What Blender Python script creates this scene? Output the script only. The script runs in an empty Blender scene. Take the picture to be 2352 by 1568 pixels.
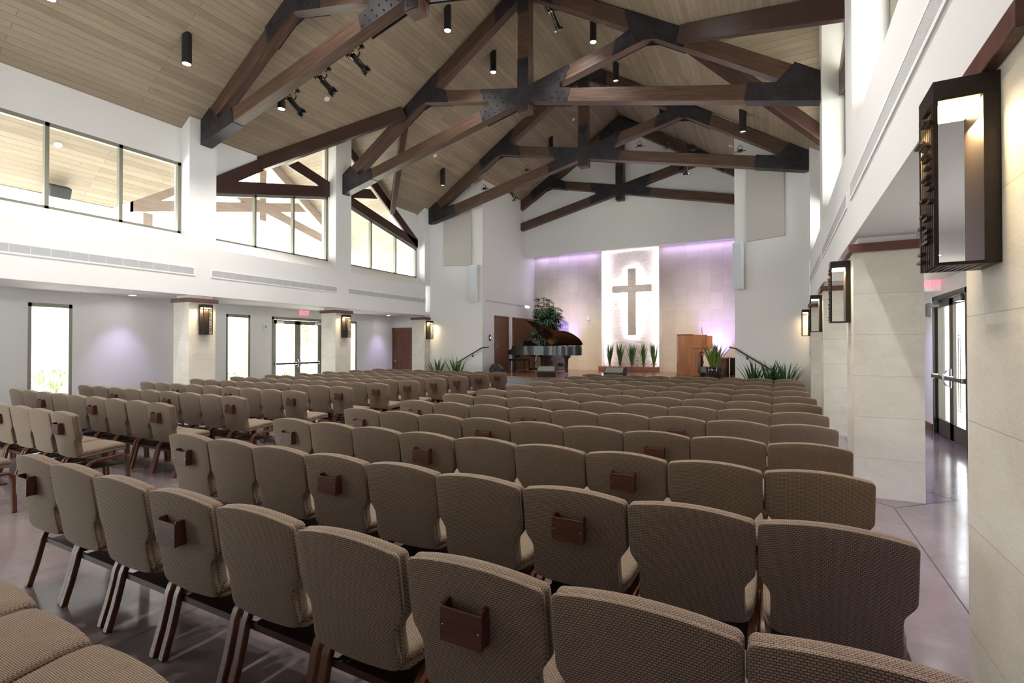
import bpy, math, random
from mathutils import Vector, Matrix
random.seed(7)
S = bpy.context.scene
COL = S.collection
PI = math.pi
def R(d): return math.radians(d)

# ------------------------------------------------------------------ camera
EYE = Vector((0, 0, 1.595)); YAW = .4918; PITCH = .0098; FPX = 1148.0
cam_d = bpy.data.cameras.new('camera'); cam = bpy.data.objects.new('camera', cam_d); COL.objects.link(cam)
cam_d.sensor_width = 36; cam_d.lens = FPX / 2352 * 36; cam_d.clip_start = .03; cam_d.clip_end = 400
cam.location = EYE; cam.rotation_euler = (PI/2 + PITCH, 0, YAW)
S.camera = cam
CR = Vector((math.cos(YAW), math.sin(YAW), 0))
CF = Vector((-math.sin(YAW)*math.cos(PITCH), math.cos(YAW)*math.cos(PITCH), math.sin(PITCH)))
CU = CR.cross(CF)
def in_view(p, m=60):
    d = Vector(p) - EYE; w = d.dot(CF)
    if w < .15: return False
    x = 1176 + FPX*d.dot(CR)/w; y = 784 - FPX*d.dot(CU)/w
    return -m < x < 2352+m and -m < y < 1568+m

# ------------------------------------------------------------------ world, sun, view
W = bpy.data.worlds.new('world'); S.world = W; W.use_nodes = True
bg = W.node_tree.nodes['Background']; bg.inputs[0].default_value = (.93, .965, 1, 1); bg.inputs[1].default_value = 4.8
def light(name, kind, loc, energy, col=(1, 1, 1), to=None, **kw):
    d = bpy.data.lights.new(name, kind); d.energy = energy; d.color = col
    for k, v in kw.items(): setattr(d, k, v)
    o = bpy.data.objects.new(name, d); COL.objects.link(o); o.location = loc
    if to is not None: o.rotation_euler = (Vector(to) - Vector(loc)).to_track_quat('-Z', 'Y').to_euler()
    return o
light('sun', 'SUN', (0, 0, 30), 7.0, (1, .97, .9), to=(-7, -13, 0), angle=R(1))
S.view_settings.view_transform = 'Standard'; S.view_settings.look = 'None'
S.view_settings.gamma = 1; S.view_settings.exposure = 1.17; S.view_settings.use_curve_mapping = False
C = S.cycles
C.use_denoising = True; C.max_bounces = 7; C.diffuse_bounces = 4; C.glossy_bounces = 3; C.transmission_bounces = 4
C.transparent_max_bounces = 32; C.sample_clamp_indirect = 6; C.caustics_reflective = False; C.caustics_refractive = False
C.use_adaptive_sampling = True; C.adaptive_threshold = .03; C.time_limit = 1200

# ------------------------------------------------------------------ layout numbers (metres, camera at x=0 y=0)
XC = -5.56
RZ, RS = 10.80, .65                      # ridge height, roof slope
def roof_z(x): return RZ - RS*abs(x-XC)
PILL = [(2.17, 2.78), (6.47, 7.08), (10.69, 11.30), (14.95, 15.28)]
SIDES = {'left': dict(s=-1, XF=-11.72, XW=-12.05, XO=-13.55), 'right': dict(s=1, XF=.70, XW=1.03, XO=2.50)}
GY, GZ, GS = 10.98, 8.36, .70            # cross gable centre, ridge height, slope
STZ = .57

# ------------------------------------------------------------------ materials
def mat(name, col=(.8, .8, .8), rough=.5, metal=0, spec=.5, coat=0, emis=None, estr=0):
    m = bpy.data.materials.new(name); m.use_nodes = True
    b = m.node_tree.nodes['Principled BSDF']
    b.inputs['Base Color'].default_value = (*col, 1); b.inputs['Roughness'].default_value = rough
    b.inputs['Metallic'].default_value = metal; b.inputs['Specular IOR Level'].default_value = spec
    b.inputs['Coat Weight'].default_value = coat
    if emis: b.inputs['Emission Color'].default_value = (*emis, 1); b.inputs['Emission Strength'].default_value = estr
    return m
class NT:
    def __init__(s, m): s.m = m; s.t = m.node_tree; s.b = s.t.nodes['Principled BSDF']
    def n(s, typ, **kw):
        x = s.t.nodes.new(typ)
        for k, v in kw.items(): setattr(x, k, v)
        return x
    def l(s, a, b): s.t.links.new(a, b)
    def math(s, op, a, b=None, c=None):
        x = s.n('ShaderNodeMath', operation=op)
        for i, v in enumerate((a, b, c)):
            if v is None: continue
            if isinstance(v, (int, float)): x.inputs[i].default_value = v
            else: s.l(v, x.inputs[i])
        return x.outputs[0]
    def coord(s, kind='Object'):
        return s.n('ShaderNodeTexCoord').outputs[kind]
    def sep(s, v):
        x = s.n('ShaderNodeSeparateXYZ'); s.l(v, x.inputs[0]); return x.outputs
    def comb(s, a, b, c=0):
        x = s.n('ShaderNodeCombineXYZ')
        for i, v in enumerate((a, b, c)):
            if isinstance(v, (int, float)): x.inputs[i].default_value = v
            else: s.l(v, x.inputs[i])
        return x.outputs[0]
    def map(s, v, sc=(1, 1, 1), loc=(0, 0, 0)):
        x = s.n('ShaderNodeMapping'); s.l(v, x.inputs[0]); x.inputs['Scale'].default_value = sc; x.inputs['Location'].default_value = loc
        return x.outputs[0]
    def noise(s, v, scale=5, detail=4, rough=.5, dist=0):
        x = s.n('ShaderNodeTexNoise'); s.l(v, x.inputs['Vector']); x.inputs['Scale'].default_value = scale
        x.inputs['Detail'].default_value = detail; x.inputs['Roughness'].default_value = rough; x.inputs['Distortion'].default_value = dist
        return x.outputs['Fac']
    def ramp(s, f, stops):
        x = s.n('ShaderNodeValToRGB'); s.l(f, x.inputs[0]); e = x.color_ramp.elements
        while len(e) < len(stops): e.new(.5)
        for i, (p, c) in enumerate(stops): e[i].position = p; e[i].color = (*c, 1) if len(c) == 3 else c
        return x.outputs[0]
    def mix(s, f, a, b, mode='MIX'):
        x = s.n('ShaderNodeMix', data_type='RGBA', blend_type=mode)
        for i, v in ((0, f), (6, a), (7, b)):
            if isinstance(v, (int, float)): x.inputs[i].default_value = v
            elif isinstance(v, tuple): x.inputs[i].default_value = (*v, 1)
            else: s.l(v, x.inputs[i])
        return x.outputs[2]
    def bump(s, h, strength=.3, dist=.01, prev=None):
        x = s.n('ShaderNodeBump'); s.l(h, x.inputs['Height']); x.inputs['Strength'].default_value = strength; x.inputs['Distance'].default_value = dist
        if prev: s.l(prev, x.inputs['Normal'])
        s.l(x.outputs[0], s.b.inputs['Normal']); return x.outputs[0]
    def brick(s, v, w, h, mortar, offset=.5, c1=(0, 0, 0), c2=(1, 1, 1), cm=(.5, .5, .5), sm=.1, bias=0):
        x = s.n('ShaderNodeTexBrick'); s.l(v, x.inputs['Vector']); x.offset = offset
        x.inputs['Scale'].default_value = 1; x.inputs['Brick Width'].default_value = w; x.inputs['Row Height'].default_value = h
        x.inputs['Mortar Size'].default_value = mortar; x.inputs['Mortar Smooth'].default_value = sm; x.inputs['Bias'].default_value = bias
        x.inputs['Color1'].default_value = (*c1, 1); x.inputs['Color2'].default_value = (*c2, 1); x.inputs['Mortar'].default_value = (*cm, 1)
        return x.outputs
    def base(s, c): s.l(c, s.b.inputs['Base Color'])
M = {}
def paint(name, col):
    m = mat(name, col, .75, spec=.25); n = NT(m); f = n.noise(n.coord(), 60, 3)
    n.bump(f, .05, .002); M[name] = m
paint('wall_paint', (.79, .78, .77)); paint('ceiling_paint', (.80, .80, .78)); paint('panel_fabric', (.50, .475, .445))
paint('trim_white', (.84, .84, .84))

def planks(name, along, across, k, width, cols, bright=1):
    m = mat(name, (.4, .3, .2), .5, spec=.3); n = NT(m); xyz = n.sep(n.coord())
    a = xyz[along]; c = n.math('MULTIPLY', xyz[across], k)
    br = n.brick(n.comb(a, c), 3.4, width, .0045, .37, sm=.3)
    v = n.comb(n.math('MULTIPLY', a, 1.2), n.math('MULTIPLY', c, 14), 0)
    g = n.noise(v, 1.6, 6, .6, .4)
    g2 = n.noise(n.comb(n.math('MULTIPLY', a, .5), n.math('MULTIPLY', c, 2.2)), 1.1, 3)
    f = n.math('ADD', n.math('MULTIPLY', g, .55), n.math('MULTIPLY', n.sep(br[0])[0], .28))
    f = n.math('ADD', f, n.math('MULTIPLY', g2, .3))
    col = n.ramp(f, [(.2, cols[0]), (.5, cols[1]), (.85, cols[2])])
    kn = n.n('ShaderNodeTexVoronoi'); n.l(n.comb(n.math('MULTIPLY', a, 1.3), n.math('MULTIPLY', c, 2.2)), kn.inputs['Vector']); kn.inputs['Scale'].default_value = 1.5
    kf = n.math('LESS_THAN', kn.outputs['Distance'], .035)
    col = n.mix(n.math('MULTIPLY', kf, .75), col, (.12, .08, .05))
    col = n.mix(n.math('MULTIPLY', br[1], .5), col, (.05, .036, .025))
    n.base(col)
    n.bump(n.math('SUBTRACT', 1, br[1]), .5, .006)
    M[name] = m
PC = [(.205, .157, .115), (.30, .236, .172), (.39, .315, .235)]
planks('ceiling_planks', 1, 0, 1.19, .135, PC)
planks('gable_planks', 0, 1, 1.22, .135, PC)

def wood(name, cols, rough=.4, sc=1.0, coat=0, axis=0):
    m = mat(name, cols[1], rough, spec=.4, coat=coat); n = NT(m); xyz = n.sep(n.coord())
    o = [i for i in range(3) if i != axis]
    v = n.comb(n.math('MULTIPLY', xyz[axis], .9*sc), n.math('MULTIPLY', xyz[o[0]], 12*sc), n.math('MULTIPLY', xyz[o[1]], 12*sc))
    g = n.noise(v, 1.5, 6, .62, .6)
    n.base(n.ramp(g, [(.25, cols[0]), (.52, cols[1]), (.8, cols[2])]))
    n.bump(g, .08, .003); M[name] = m
wood('truss_wood', [(.04, .021, .014), (.085, .047, .032), (.16, .094, .066)], .42)
wood('beam_paint', [(.042, .02, .016), (.056, .027, .021), (.07, .034, .027)], .33, .5)
wood('porch_wood_glare', [(.26, .19, .16), (.34, .26, .22), (.42, .33, .29)], .5, .5)  # dark porch timber made paler: outdoor glare put into the colour
wood('cap_wood', [(.07, .028, .022), (.13, .055, .045), (.2, .09, .075)], .35)
wood('door_wood', [(.10, .042, .022), (.17, .075, .04), (.24, .115, .065)], .35, 1, 0, 2)
wood('organ_wood', [(.25, .085, .03), (.42, .155, .055), (.52, .22, .09)], .35, .8, .2, 2)
wood('planter_wood', [(.16, .06, .035), (.28, .115, .07), (.38, .17, .1)], .4)
wood('chair_wood', [(.055, .018, .008), (.10, .034, .015), (.15, .055, .025)], .38, 2, .0)
M['chair_wood'].node_tree.nodes['Principled BSDF'].inputs['Specular IOR Level'].default_value = .42
wood('shelf_wood', [(.02, .008, .005), (.035, .014, .008), (.055, .022, .012)], .45, 2)
wood('pocket_wood', [(.04, .012, .006), (.068, .02, .01), (.095, .03, .015)], .5, 2, .0)
planks('stage_wood', 0, 1, 1, .12, [(.13, .055, .03), (.24, .11, .06), (.36, .18, .10)])
M['stage_wood'].node_tree.nodes['Principled BSDF'].inputs['Roughness'].default_value = .18
M['stage_wood'].node_tree.nodes['Principled BSDF'].inputs['Specular IOR Level'].default_value = .6

m = mat('steel_plate', (.04, .035, .042), .42, .35); n = NT(m); n.base(n.ramp(n.noise(n.coord(), 3, 4), [(.3, (.02, .018, .022)), (.7, (.045, .039, .047))])); M['steel_plate'] = m
M['bronze'] = mat('bronze', (.035, .026, .02), .42, .5)
M['frame_metal'] = mat('frame_metal', (.25, .24, .19), .45, .3)
M['door_metal'] = mat('door_metal', (.07, .062, .05), .38, .5)
M['chrome'] = mat('chrome', (.62, .62, .64), .22, .9)
M['brass'] = mat('brass', (.75, .55, .22), .25, 1)
M['black_lacquer'] = mat('black_lacquer', (.012, .012, .013), .10, 0, .6, .8)
M['satin_black'] = mat('satin_black', (.018, .017, .018), .35)
M['piano_rim'] = mat('piano_rim', (.035, .038, .035), .33, .3, .5, .2)
M['black_paint'] = mat('black_paint', (.012, .011, .012), .3, .2)
M['speaker_black'] = mat('speaker_black', (.035, .035, .036), .6)
M['speaker_grille'] = mat('speaker_grille', (.22, .21, .18), .6)
M['soundboard_wood'] = mat('soundboard_wood', (.62, .30, .09), .3, .3)
M['lid_lacquer_reflection'] = mat('lid_lacquer_reflection', (.03, .012, .006), .16, 0, .8, .6)  # brown tint on black lacquer stands for the soundboard's reflection
M['rubber'] = mat('rubber', (.01, .01, .01), .7)
M['ivory'] = mat('ivory', (.8, .78, .7), .3)
M['white_plastic'] = mat('white_plastic', (.78, .78, .78), .4)
M['grille_back'] = mat('grille_back', (.36, .36, .39), .7)
M['speaker_cloth'] = mat('speaker_cloth', (.62, .66, .70), .55)
M['soil'] = mat('soil', (.03, .02, .015), .9)
M['dark_joint'] = mat('dark_joint', (.045, .038, .038), .6)
M['paper'] = mat('paper', (.8, .8, .8), .7)

def stone(name, z0, course, joint_x=None):
    m = mat(name, (.6, .56, .48), .55, spec=.35); n = NT(m); p = n.coord(); xyz = n.sep(p)
    zz = n.math('DIVIDE', n.math('SUBTRACT', xyz[2], z0), course)
    fl = n.math('FLOOR', zz); fr = n.math('SUBTRACT', zz, fl)
    j = n.math('LESS_THAN', n.math('ABSOLUTE', n.math('SUBTRACT', n.math('ABSOLUTE', n.math('SUBTRACT', fr, .5)), .5)), .006)
    wn = n.n('ShaderNodeTexWhiteNoise', noise_dimensions='3D'); n.l(n.comb(fl, n.math('FLOOR', n.math('MULTIPLY', xyz[1], .3)), n.math('FLOOR', n.math('MULTIPLY', xyz[0], .3))), wn.inputs['Vector'])
    cl = n.noise(n.map(p, (1, 1, 1.6)), 2.2, 5, .55, .5)
    fi = n.noise(n.map(p, (14, 14, 30)), 2.0, 5, .7, 1.5)
    col = n.ramp(n.math('ADD', n.math('MULTIPLY', cl, .6), n.math('MULTIPLY', fi, .4)), [(.3, (.58, .54, .46)), (.5, (.69, .655, .58)), (.7, (.78, .76, .70))])
    col = n.mix(n.math('MULTIPLY', wn.outputs['Value'], .35), col, (.60, .53, .44))
    pits = n.math('LESS_THAN', n.noise(n.map(p, (18, 18, 34)), 2.4, 3, .6, 2), .365)
    col = n.mix(n.math('MULTIPLY', pits, .35), col, (.36, .30, .24))
    col = n.mix(n.math('MULTIPLY', j, .55), col, (.36, .32, .22))
    n.base(col)
    h = n.math('SUBTRACT', n.math('MULTIPLY', fi, .35), n.math('ADD', n.math('MULTIPLY', pits, .5), j))
    n.bump(h, .35, .006); M[name] = m
stone('travertine', -.027, .437)
# tall wall tiles on the stage
m = mat('tile_stone', (.6, .5, .4), .5, spec=.35); n = NT(m); p = n.coord(); xyz = n.sep(p)
br = n.brick(n.comb(n.math('SUBTRACT', xyz[2], .3), n.math('ADD', xyz[0], 10.1)), .68, .455, .004, .62, sm=.1)
cl = n.noise(p, 3, 6, .6, .6)
col = n.ramp(n.math('ADD', n.math('MULTIPLY', n.sep(br[0])[0], .5), n.math('MULTIPLY', cl, .5)), [(.1, (.56, .475, .40)), (.45, (.61, .54, .47)), (.9, (.67, .61, .55))])
col = n.mix(n.math('MULTIPLY', br[1], .5), col, (.36, .30, .24)); n.base(col); n.bump(n.math('SUBTRACT', n.math('MULTIPLY', cl, .3), br[1]), .3, .004); M['tile_stone'] = m
m = mat('split_stone', (.6, .55, .48), .75, spec=.25); n = NT(m); f = n.noise(n.map(n.coord(), (3, 3, 12)), 3, 5, .6)
n.base(n.ramp(f, [(.3, (.50, .44, .38)), (.6, (.66, .60, .53)), (.8, (.74, .70, .64))])); n.bump(n.noise(n.coord(), 40, 4), .5, .01); M['split_stone'] = m

# woven upholstery
def weave(name, dash, gap, warp):
    m = mat(name, dash, .85, spec=.15); n = NT(m); p = n.coord(); xyz = n.sep(p)
    v = n.comb(n.math('ADD', xyz[0], 0), n.math('ADD', n.math('MULTIPLY', xyz[2], 1.0), n.math('MULTIPLY', xyz[1], 1.0)))
    br = n.brick(v, .0128, .0066, .0017, .5, sm=.35)
    lo = n.noise(p, 7, 2)
    c = n.mix(n.math('MULTIPLY', n.sep(br[0])[0], .85), dash, warp)
    c = n.mix(br[1], c, gap)
    c = n.mix(n.math('MULTIPLY', lo, .25), c, gap)
    n.base(c); n.bump(n.math('SUBTRACT', 1, br[1]), .35, .0018)
    n.b.inputs['Sheen Weight'].default_value = .15
    M[name] = m
weave('woven_fabric', (.315, .245, .178), (.095, .052, .034), (.215, .20, .15))

# polished concrete
m = mat('concrete', (.3, .25, .24), .13, spec=.55); n = NT(m); p = n.coord()
c1 = n.noise(p, .8, 6, .6, .4); c2 = n.noise(p, 9, 6, .7)
br = n.brick(p, .62, .31, .0, .5)
f = n.math('ADD', n.math('ADD', n.math('MULTIPLY', c1, .6), n.math('MULTIPLY', c2, .28)), n.math('MULTIPLY', n.sep(br[0])[0], .07))
n.base(n.ramp(f, [(.25, (.12, .093, .094)), (.5, (.182, .146, .15)), (.75, (.25, .208, .213))]))
n.l(n.ramp(c2, [(.3, (.10, .10, .10)), (.8, (.2, .2, .2))]), n.b.inputs['Roughness']); M['concrete'] = m
M['step_stone'] = mat('step_stone', (.26, .245, .26), .35)
M['ground_pave'] = mat('ground_pave', (.72, .70, .64), .8)
M['stucco'] = mat('stucco', (.75, .70, .6), .8)

def leaf(name, a, b):
    m = mat(name, a, .4, spec=.4); n = NT(m); n.base(n.ramp(n.noise(n.map(n.coord(), (6, 6, 1)), 4, 3), [(.3, a), (.7, b)])); M[name] = m
leaf('blade_green', (.03, .10, .025), (.10, .22, .05)); leaf('blade_dark', (.015, .06, .02), (.04, .13, .03))
leaf('blade_lime', (.08, .17, .03), (.24, .38, .08)); leaf('palm_green', (.01, .028, .014), (.03, .06, .028)); leaf('shrub_green', (.08, .16, .04), (.25, .35, .1))

def glass(name, tint=(1, 1, 1), refl=1.0):
    m = bpy.data.materials.new(name); m.use_nodes = True; t = m.node_tree; t.nodes.remove(t.nodes['Principled BSDF'])
    tr = t.nodes.new('ShaderNodeBsdfTransparent'); tr.inputs[0].default_value = (*tint, 1)
    gl = t.nodes.new('ShaderNodeBsdfGlossy'); gl.inputs['Roughness'].default_value = .01
    lw = t.nodes.new('ShaderNodeLayerWeight'); lw.inputs[0].default_value = .5
    pw = t.nodes.new('ShaderNodeMath'); pw.operation = 'POWER'; t.links.new(lw.outputs['Facing'], pw.inputs[0]); pw.inputs[1].default_value = 5
    fr = t.nodes.new('ShaderNodeMath'); fr.operation = 'MULTIPLY_ADD'; t.links.new(pw.outputs[0], fr.inputs[0]); fr.inputs[1].default_value = .45; fr.inputs[2].default_value = .02
    mx = t.nodes.new('ShaderNodeMixShader'); t.links.new(fr.outputs[0], mx.inputs[0]); t.links.new(tr.outputs[0], mx.inputs[1]); t.links.new(gl.outputs[0], mx.inputs[2])
    t.links.new(mx.outputs[0], t.nodes['Material Output'].inputs[0]); M[name] = m
glass('glass', (.97, .99, .97))
def emit(name, col, s): M[name] = mat(name, (.8, .8, .8), .5, emis=col, estr=s)
emit('lamp_glow', (1, .97, .95), 60); emit('sconce_glow', (1, .74, .38), 9); emit('led_white', (.86, .84, 1), 5); emit('exit_red', (1, .03, .12), .7); emit('exit_face', (1, .7, .75), .12)
emit('can_glow', (.95, .9, 1), 8); emit('blue_gel', (.3, .25, 1), 2.5); emit('screen_glow', (.7, 1, .85), 1.2); emit('lamp_off', (1, 1, 1), .5)

# ------------------------------------------------------------------ mesh builder
class MB:
    def __init__(s): s.v = []; s.f = []; s.sm = []; s.mi = []; s.cur = 0
    def add(s, vs, fs, smooth=False):
        o = len(s.v); s.v += [tuple(v) for v in vs]
        for f in fs: s.f.append(tuple(i+o for i in f)); s.sm.append(smooth); s.mi.append(s.cur)
        return s
    def box(s, x0, x1, y0, y1, z0, z1):
        vs = [(x, y, z) for x in (x0, x1) for y in (y0, y1) for z in (z0, z1)]
        return s.add(vs, [(0, 1, 3, 2), (4, 6, 7, 5), (0, 4, 5, 1), (2, 3, 7, 6), (0, 2, 6, 4), (1, 5, 7, 3)])
    def obox(s, c, ax, h):
        c = Vector(c); ax = [Vector(a).normalized() for a in ax]
        vs = [c + ax[0]*(i*h[0]) + ax[1]*(j*h[1]) + ax[2]*(k*h[2]) for i in (-1, 1) for j in (-1, 1) for k in (-1, 1)]
        return s.add(vs, [(0, 1, 3, 2), (4, 6, 7, 5), (0, 4, 5, 1), (2, 3, 7, 6), (0, 2, 6, 4), (1, 5, 7, 3)])
    def bar(s, a, b, w, h, up=(0, 0, 1)):
        a = Vector(a); b = Vector(b); d = (b-a); L = d.length; d.normalize()
        side = d.cross(Vector(up))
        if side.length < 1e-4: side = d.cross(Vector((1, 0, 0)))
        side.normalize(); u = side.cross(d)
        return s.obox((a+b)/2, (d, side, u), (L/2, w/2, h/2))
    def prism(s, poly, a, b, axis='y', smooth=False):
        def P(u, v, w): return {'y': (u, w, v), 'x': (w, u, v), 'z': (u, v, w)}[axis]
        n = len(poly); vs = [P(u, v, a) for u, v in poly] + [P(u, v, b) for u, v in poly]
        s.add(vs, [tuple(range(n))[::-1], tuple(range(n, 2*n))])
        s.add(vs, [(i, (i+1) % n, n+(i+1) % n, n+i) for i in range(n)], smooth); return s
    def tube(s, pts, r, seg=8, caps=True):
        pts = [Vector(p) for p in pts]; rs = r if isinstance(r, (list, tuple)) else [r]*len(pts)
        vs = []; prev = None
        for i, p in enumerate(pts):
            d = (pts[min(i+1, len(pts)-1)] - pts[max(i-1, 0)]).normalized()
            if prev is None: x = d.orthogonal().normalized()
            else:
                x = prev - d*prev.dot(d); x = x.normalized() if x.length > 1e-6 else d.orthogonal().normalized()
            prev = x; y = d.cross(x)
            vs += [p + x*(rs[i]*math.cos(2*PI*k/seg)) + y*(rs[i]*math.sin(2*PI*k/seg)) for k in range(seg)]
        fs = [(i*seg+k, i*seg+(k+1) % seg, (i+1)*seg+(k+1) % seg, (i+1)*seg+k) for i in range(len(pts)-1) for k in range(seg)]
        s.add(vs, fs, True)
        if caps: n = len(vs); s.add(vs[:seg], [tuple(range(seg))[::-1]]); s.add(vs[-seg:], [tuple(range(seg))])
        return s
    def lathe(s, prof, c=(0, 0, 0), seg=24, axis=(0, 0, 1)):
        q = Vector((0, 0, 1)).rotation_difference(Vector(axis).normalized()); c = Vector(c); vs = []
        for r, z in prof:
            for k in range(seg):
                t = 2*PI*k/seg; vs.append(c + q @ Vector((r*math.cos(t), r*math.sin(t), z)))
        fs = [(i*seg+k, i*seg+(k+1) % seg, (i+1)*seg+(k+1) % seg, (i+1)*seg+k) for i in range(len(prof)-1) for k in range(seg)]
        s.add(vs, fs, True)
        if prof[0][0] > 1e-4: s.add(vs[:seg], [tuple(range(seg))[::-1]])
        if prof[-1][0] > 1e-4: s.add(vs[-seg:], [tuple(range(seg))])
        return s
    def sweep(s, pts, w, h, up):
        """rectangular section w (along up-perpendicular side) x h swept along pts in a plane whose normal is 'up'"""
        pts = [Vector(p) for p in pts]; N = Vector(up).normalized(); vs = []
        for i, p in enumerate(pts):
            d = (pts[min(i+1, len(pts)-1)] - pts[max(i-1, 0)]).normalized(); q = N.cross(d)
            vs += [p+N*(w/2)+q*(h/2), p-N*(w/2)+q*(h/2), p-N*(w/2)-q*(h/2), p+N*(w/2)-q*(h/2)]
        fs = [(i*4+k, i*4+(k+1) % 4, (i+1)*4+(k+1) % 4, (i+1)*4+k) for i in range(len(pts)-1) for k in range(4)]
        s.add(vs, fs); n = len(vs); s.add(vs[:4], [(3, 2, 1, 0)]); s.add(vs[-4:], [(0, 1, 2, 3)]); return s
    def build(s, name, m, parent=None, loc=None, rot=None, bevel=0, **tags):
        me = bpy.data.meshes.new(name); me.from_pydata(s.v, [], s.f)
        ms = m if isinstance(m, (list, tuple)) else [m]
        for x in ms: me.materials.append(M[x])
        me.polygons.foreach_set('use_smooth', s.sm); me.polygons.foreach_set('material_index', s.mi); me.update()
        import bmesh
        b = bmesh.new(); b.from_mesh(me); bmesh.ops.remove_doubles(b, verts=b.verts, dist=1e-5); bmesh.ops.recalc_face_normals(b, faces=b.faces); b.to_mesh(me); b.free()
        me.set_sharp_from_angle(angle=R(48))
        o = bpy.data.objects.new(name, me); COL.objects.link(o)
        if parent: o.parent = parent
        if loc is not None: o.location = loc
        if rot is not None: o.rotation_euler = rot
        if bevel:
            md = o.modifiers.new('bevel', 'BEVEL'); md.width = bevel; md.segments = 2; md.limit_method = 'ANGLE'; md.angle_limit = R(40)
        for k, v in tags.items(): o[k] = v
        return o
def thing(name, loc, label, cat, rz=0, group=None):
    o = bpy.data.objects.new(name, None); COL.objects.link(o); o.location = loc; o.rotation_euler = (0, 0, rz)
    o.empty_display_size = .1; o['label'] = label; o['category'] = cat
    if group: o['group'] = group
    return o
def struct(name, mb, m, **kw): return mb.build(name, m, kind='structure', **kw)
def copy_tree(o, parent=None):
    c = o.copy(); COL.objects.link(c)
    if parent: c.parent = parent
    for ch in o.children: copy_tree(ch, c)
    return c
def dup(o, loc, label, rz=None):
    c = copy_tree(o); c.location = loc; c['label'] = label
    if rz is not None: c.rotation_euler = (0, 0, rz)
    return c
ORD = ['first', 'second', 'third', 'fourth', 'fifth', 'sixth', 'seventh', 'eighth', 'ninth', 'tenth', 'eleventh', 'twelfth', 'thirteenth']

# ================================================================== ROOM SHELL
struct('floor', MB().box(-13.9, 2.9, -2.5, 21, -.12, 0), 'concrete')
# sawn joints and diamonds round the pillars
mj = MB(); z = .0006
def jl(x0, y0, x1, y1): mj.bar((x0, y0, z), (x1, y1, z), .008, .0008)
for X in (.99, -3.14, -7.27, -11.4): 
    for (a, b) in ((-2.4, 1.86), (3.09, 6.16), (7.4, 10.4), (11.6, 14.2)): jl(X, a, X, b)
for Y in (2.475, 6.775, 10.995): jl(-11.2, Y, .3, Y)
for Y in (2.475, 6.775, 10.995):
    for X in (1.0, -12.02):
        q = [(X-.62, Y), (X, Y-.62), (X+.62, Y), (X, Y+.62)]
        for i in range(4): jl(*q[i], *q[(i+1) % 4])
struct('trim_1', mj, 'dark_joint')

def wall_with_holes(mb, axis_x, x0, x1, ya, yb, za, zb, holes):
    """slab normal to x between x0..x1 with rectangular holes [(y0,y1,z0,z1)] sorted by y"""
    y = ya
    for (a, b, c, d) in holes:
        mb.box(x0, x1, y, a, za, zb)
        if c > za: mb.box(x0, x1, a, b, za, c)
        if d < zb: mb.box(x0, x1, a, b, d, zb)
        y = b
    mb.box(x0, x1, y, yb, za, zb)
DOOR = (9.9, 11.8, 0, 2.50)
LOWWIN = [(4.33, 5.06), (8.48, 9.20), (12.62, 13.34)]
for side, q in SIDES.items():
    s, XF, XW, XO = q['s'], q['XF'], q['XW'], q['XO']
    f = lambda d, X=XF, s=s: X + s*d
    w = MB()
    def bx(a, b, *r): w.box(min(a, b), max(a, b), *r)
    # spandrel above the aisle with sloped sill
    bx(XF, f(.6), -2.2, 15.0, 2.76, 3.88)
    w.prism([(XF, 3.879), (XW, 4.17), (f(.6), 4.17), (f(.6), 3.879)], -2.2, 15.0, 'y')
    # pilasters up to the roof
    for i, (a, b) in enumerate(PILL):
        zt = roof_z(XF)+.1
        if i in (1, 3): zt = roof_z(XF)+.0
        w.prism([(XF, 3.88), (XF, roof_z(XF)+.02), (f(.6), roof_z(f(.6))+.02), (f(.6), 3.88)], a, b, 'y') if i != 2 else w.prism([(XF, 3.88), (XF, 8.1), (f(.6), 8.1), (f(.6), 3.88)], a, b, 'y')
        if i < 3: bx(f(.05), f(.55), a+.04, b-.04, 2.6, 2.77)
    # wall above the strip window
    bx(XW, f(.6), 2.78, 6.47, 5.79, 6.30); w.prism([(XW, 6.3), (XW, roof_z(XW)+.02), (f(.6), roof_z(f(.6))+.02), (f(.6), 6.3)], 2.78, 6.47, 'y')
    bx(XW, f(.6), -2.2, 2.17, 5.79, 6.25)
    # triangular infills beside the gable
    for sg in (-1, 1):
        y1 = GY + sg*3.9; ym = GY + sg*2.62
        zr = lambda y: GZ - GS*abs(y-GY)
        w.prism([(y1, zr(y1)-.3), (y1, roof_z(XW)+.02), (ym, roof_z(XW)+.02), (ym, zr(ym)-.3)], XW, f(.6), 'x')
    struct('wall_'+side, w, 'wall_paint')
    # low outer wall of the aisle
    w = MB()
    wall_with_holes(w, 0, min(XO, XO+s*.25), max(XO, XO+s*.25), -2.2, 15.2, 0, 2.86,
                    [(LOWWIN[0][0], LOWWIN[0][1], .15, 2.50), (LOWWIN[1][0], LOWWIN[1][1], .15, 2.50), DOOR, (LOWWIN[2][0], LOWWIN[2][1], .15, 2.50)])
    struct('wall_%s_aisle' % side, w, 'wall_paint')
    w = MB(); w.box(min(f(.01), XO+s*.25), max(f(.01), XO+s*.25), -2.2, 15.2, 2.765, 2.9)
    struct('ceiling_%s_aisle' % side, w, 'ceiling_paint')
    w = MB(); w.box(min(XF+s*.3, XO), max(XF+s*.3, XO), 15.2, 15.35, 0, 2.9); 
    struct('wall_%s_end' % side, w, 'wall_paint')
    w = MB()
    hs = [-2.2] + [v for (a, b) in LOWWIN[:2] for v in ()]
    segs = [(-2.2, 9.82), (11.88, 15.2)]
    for a, b in segs: w.box(min(XO, XO-s*.02), max(XO, XO-s*.02), a, b, 0, .15)
    struct('baseboard_'+side, w, 'cap_wood')

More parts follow.
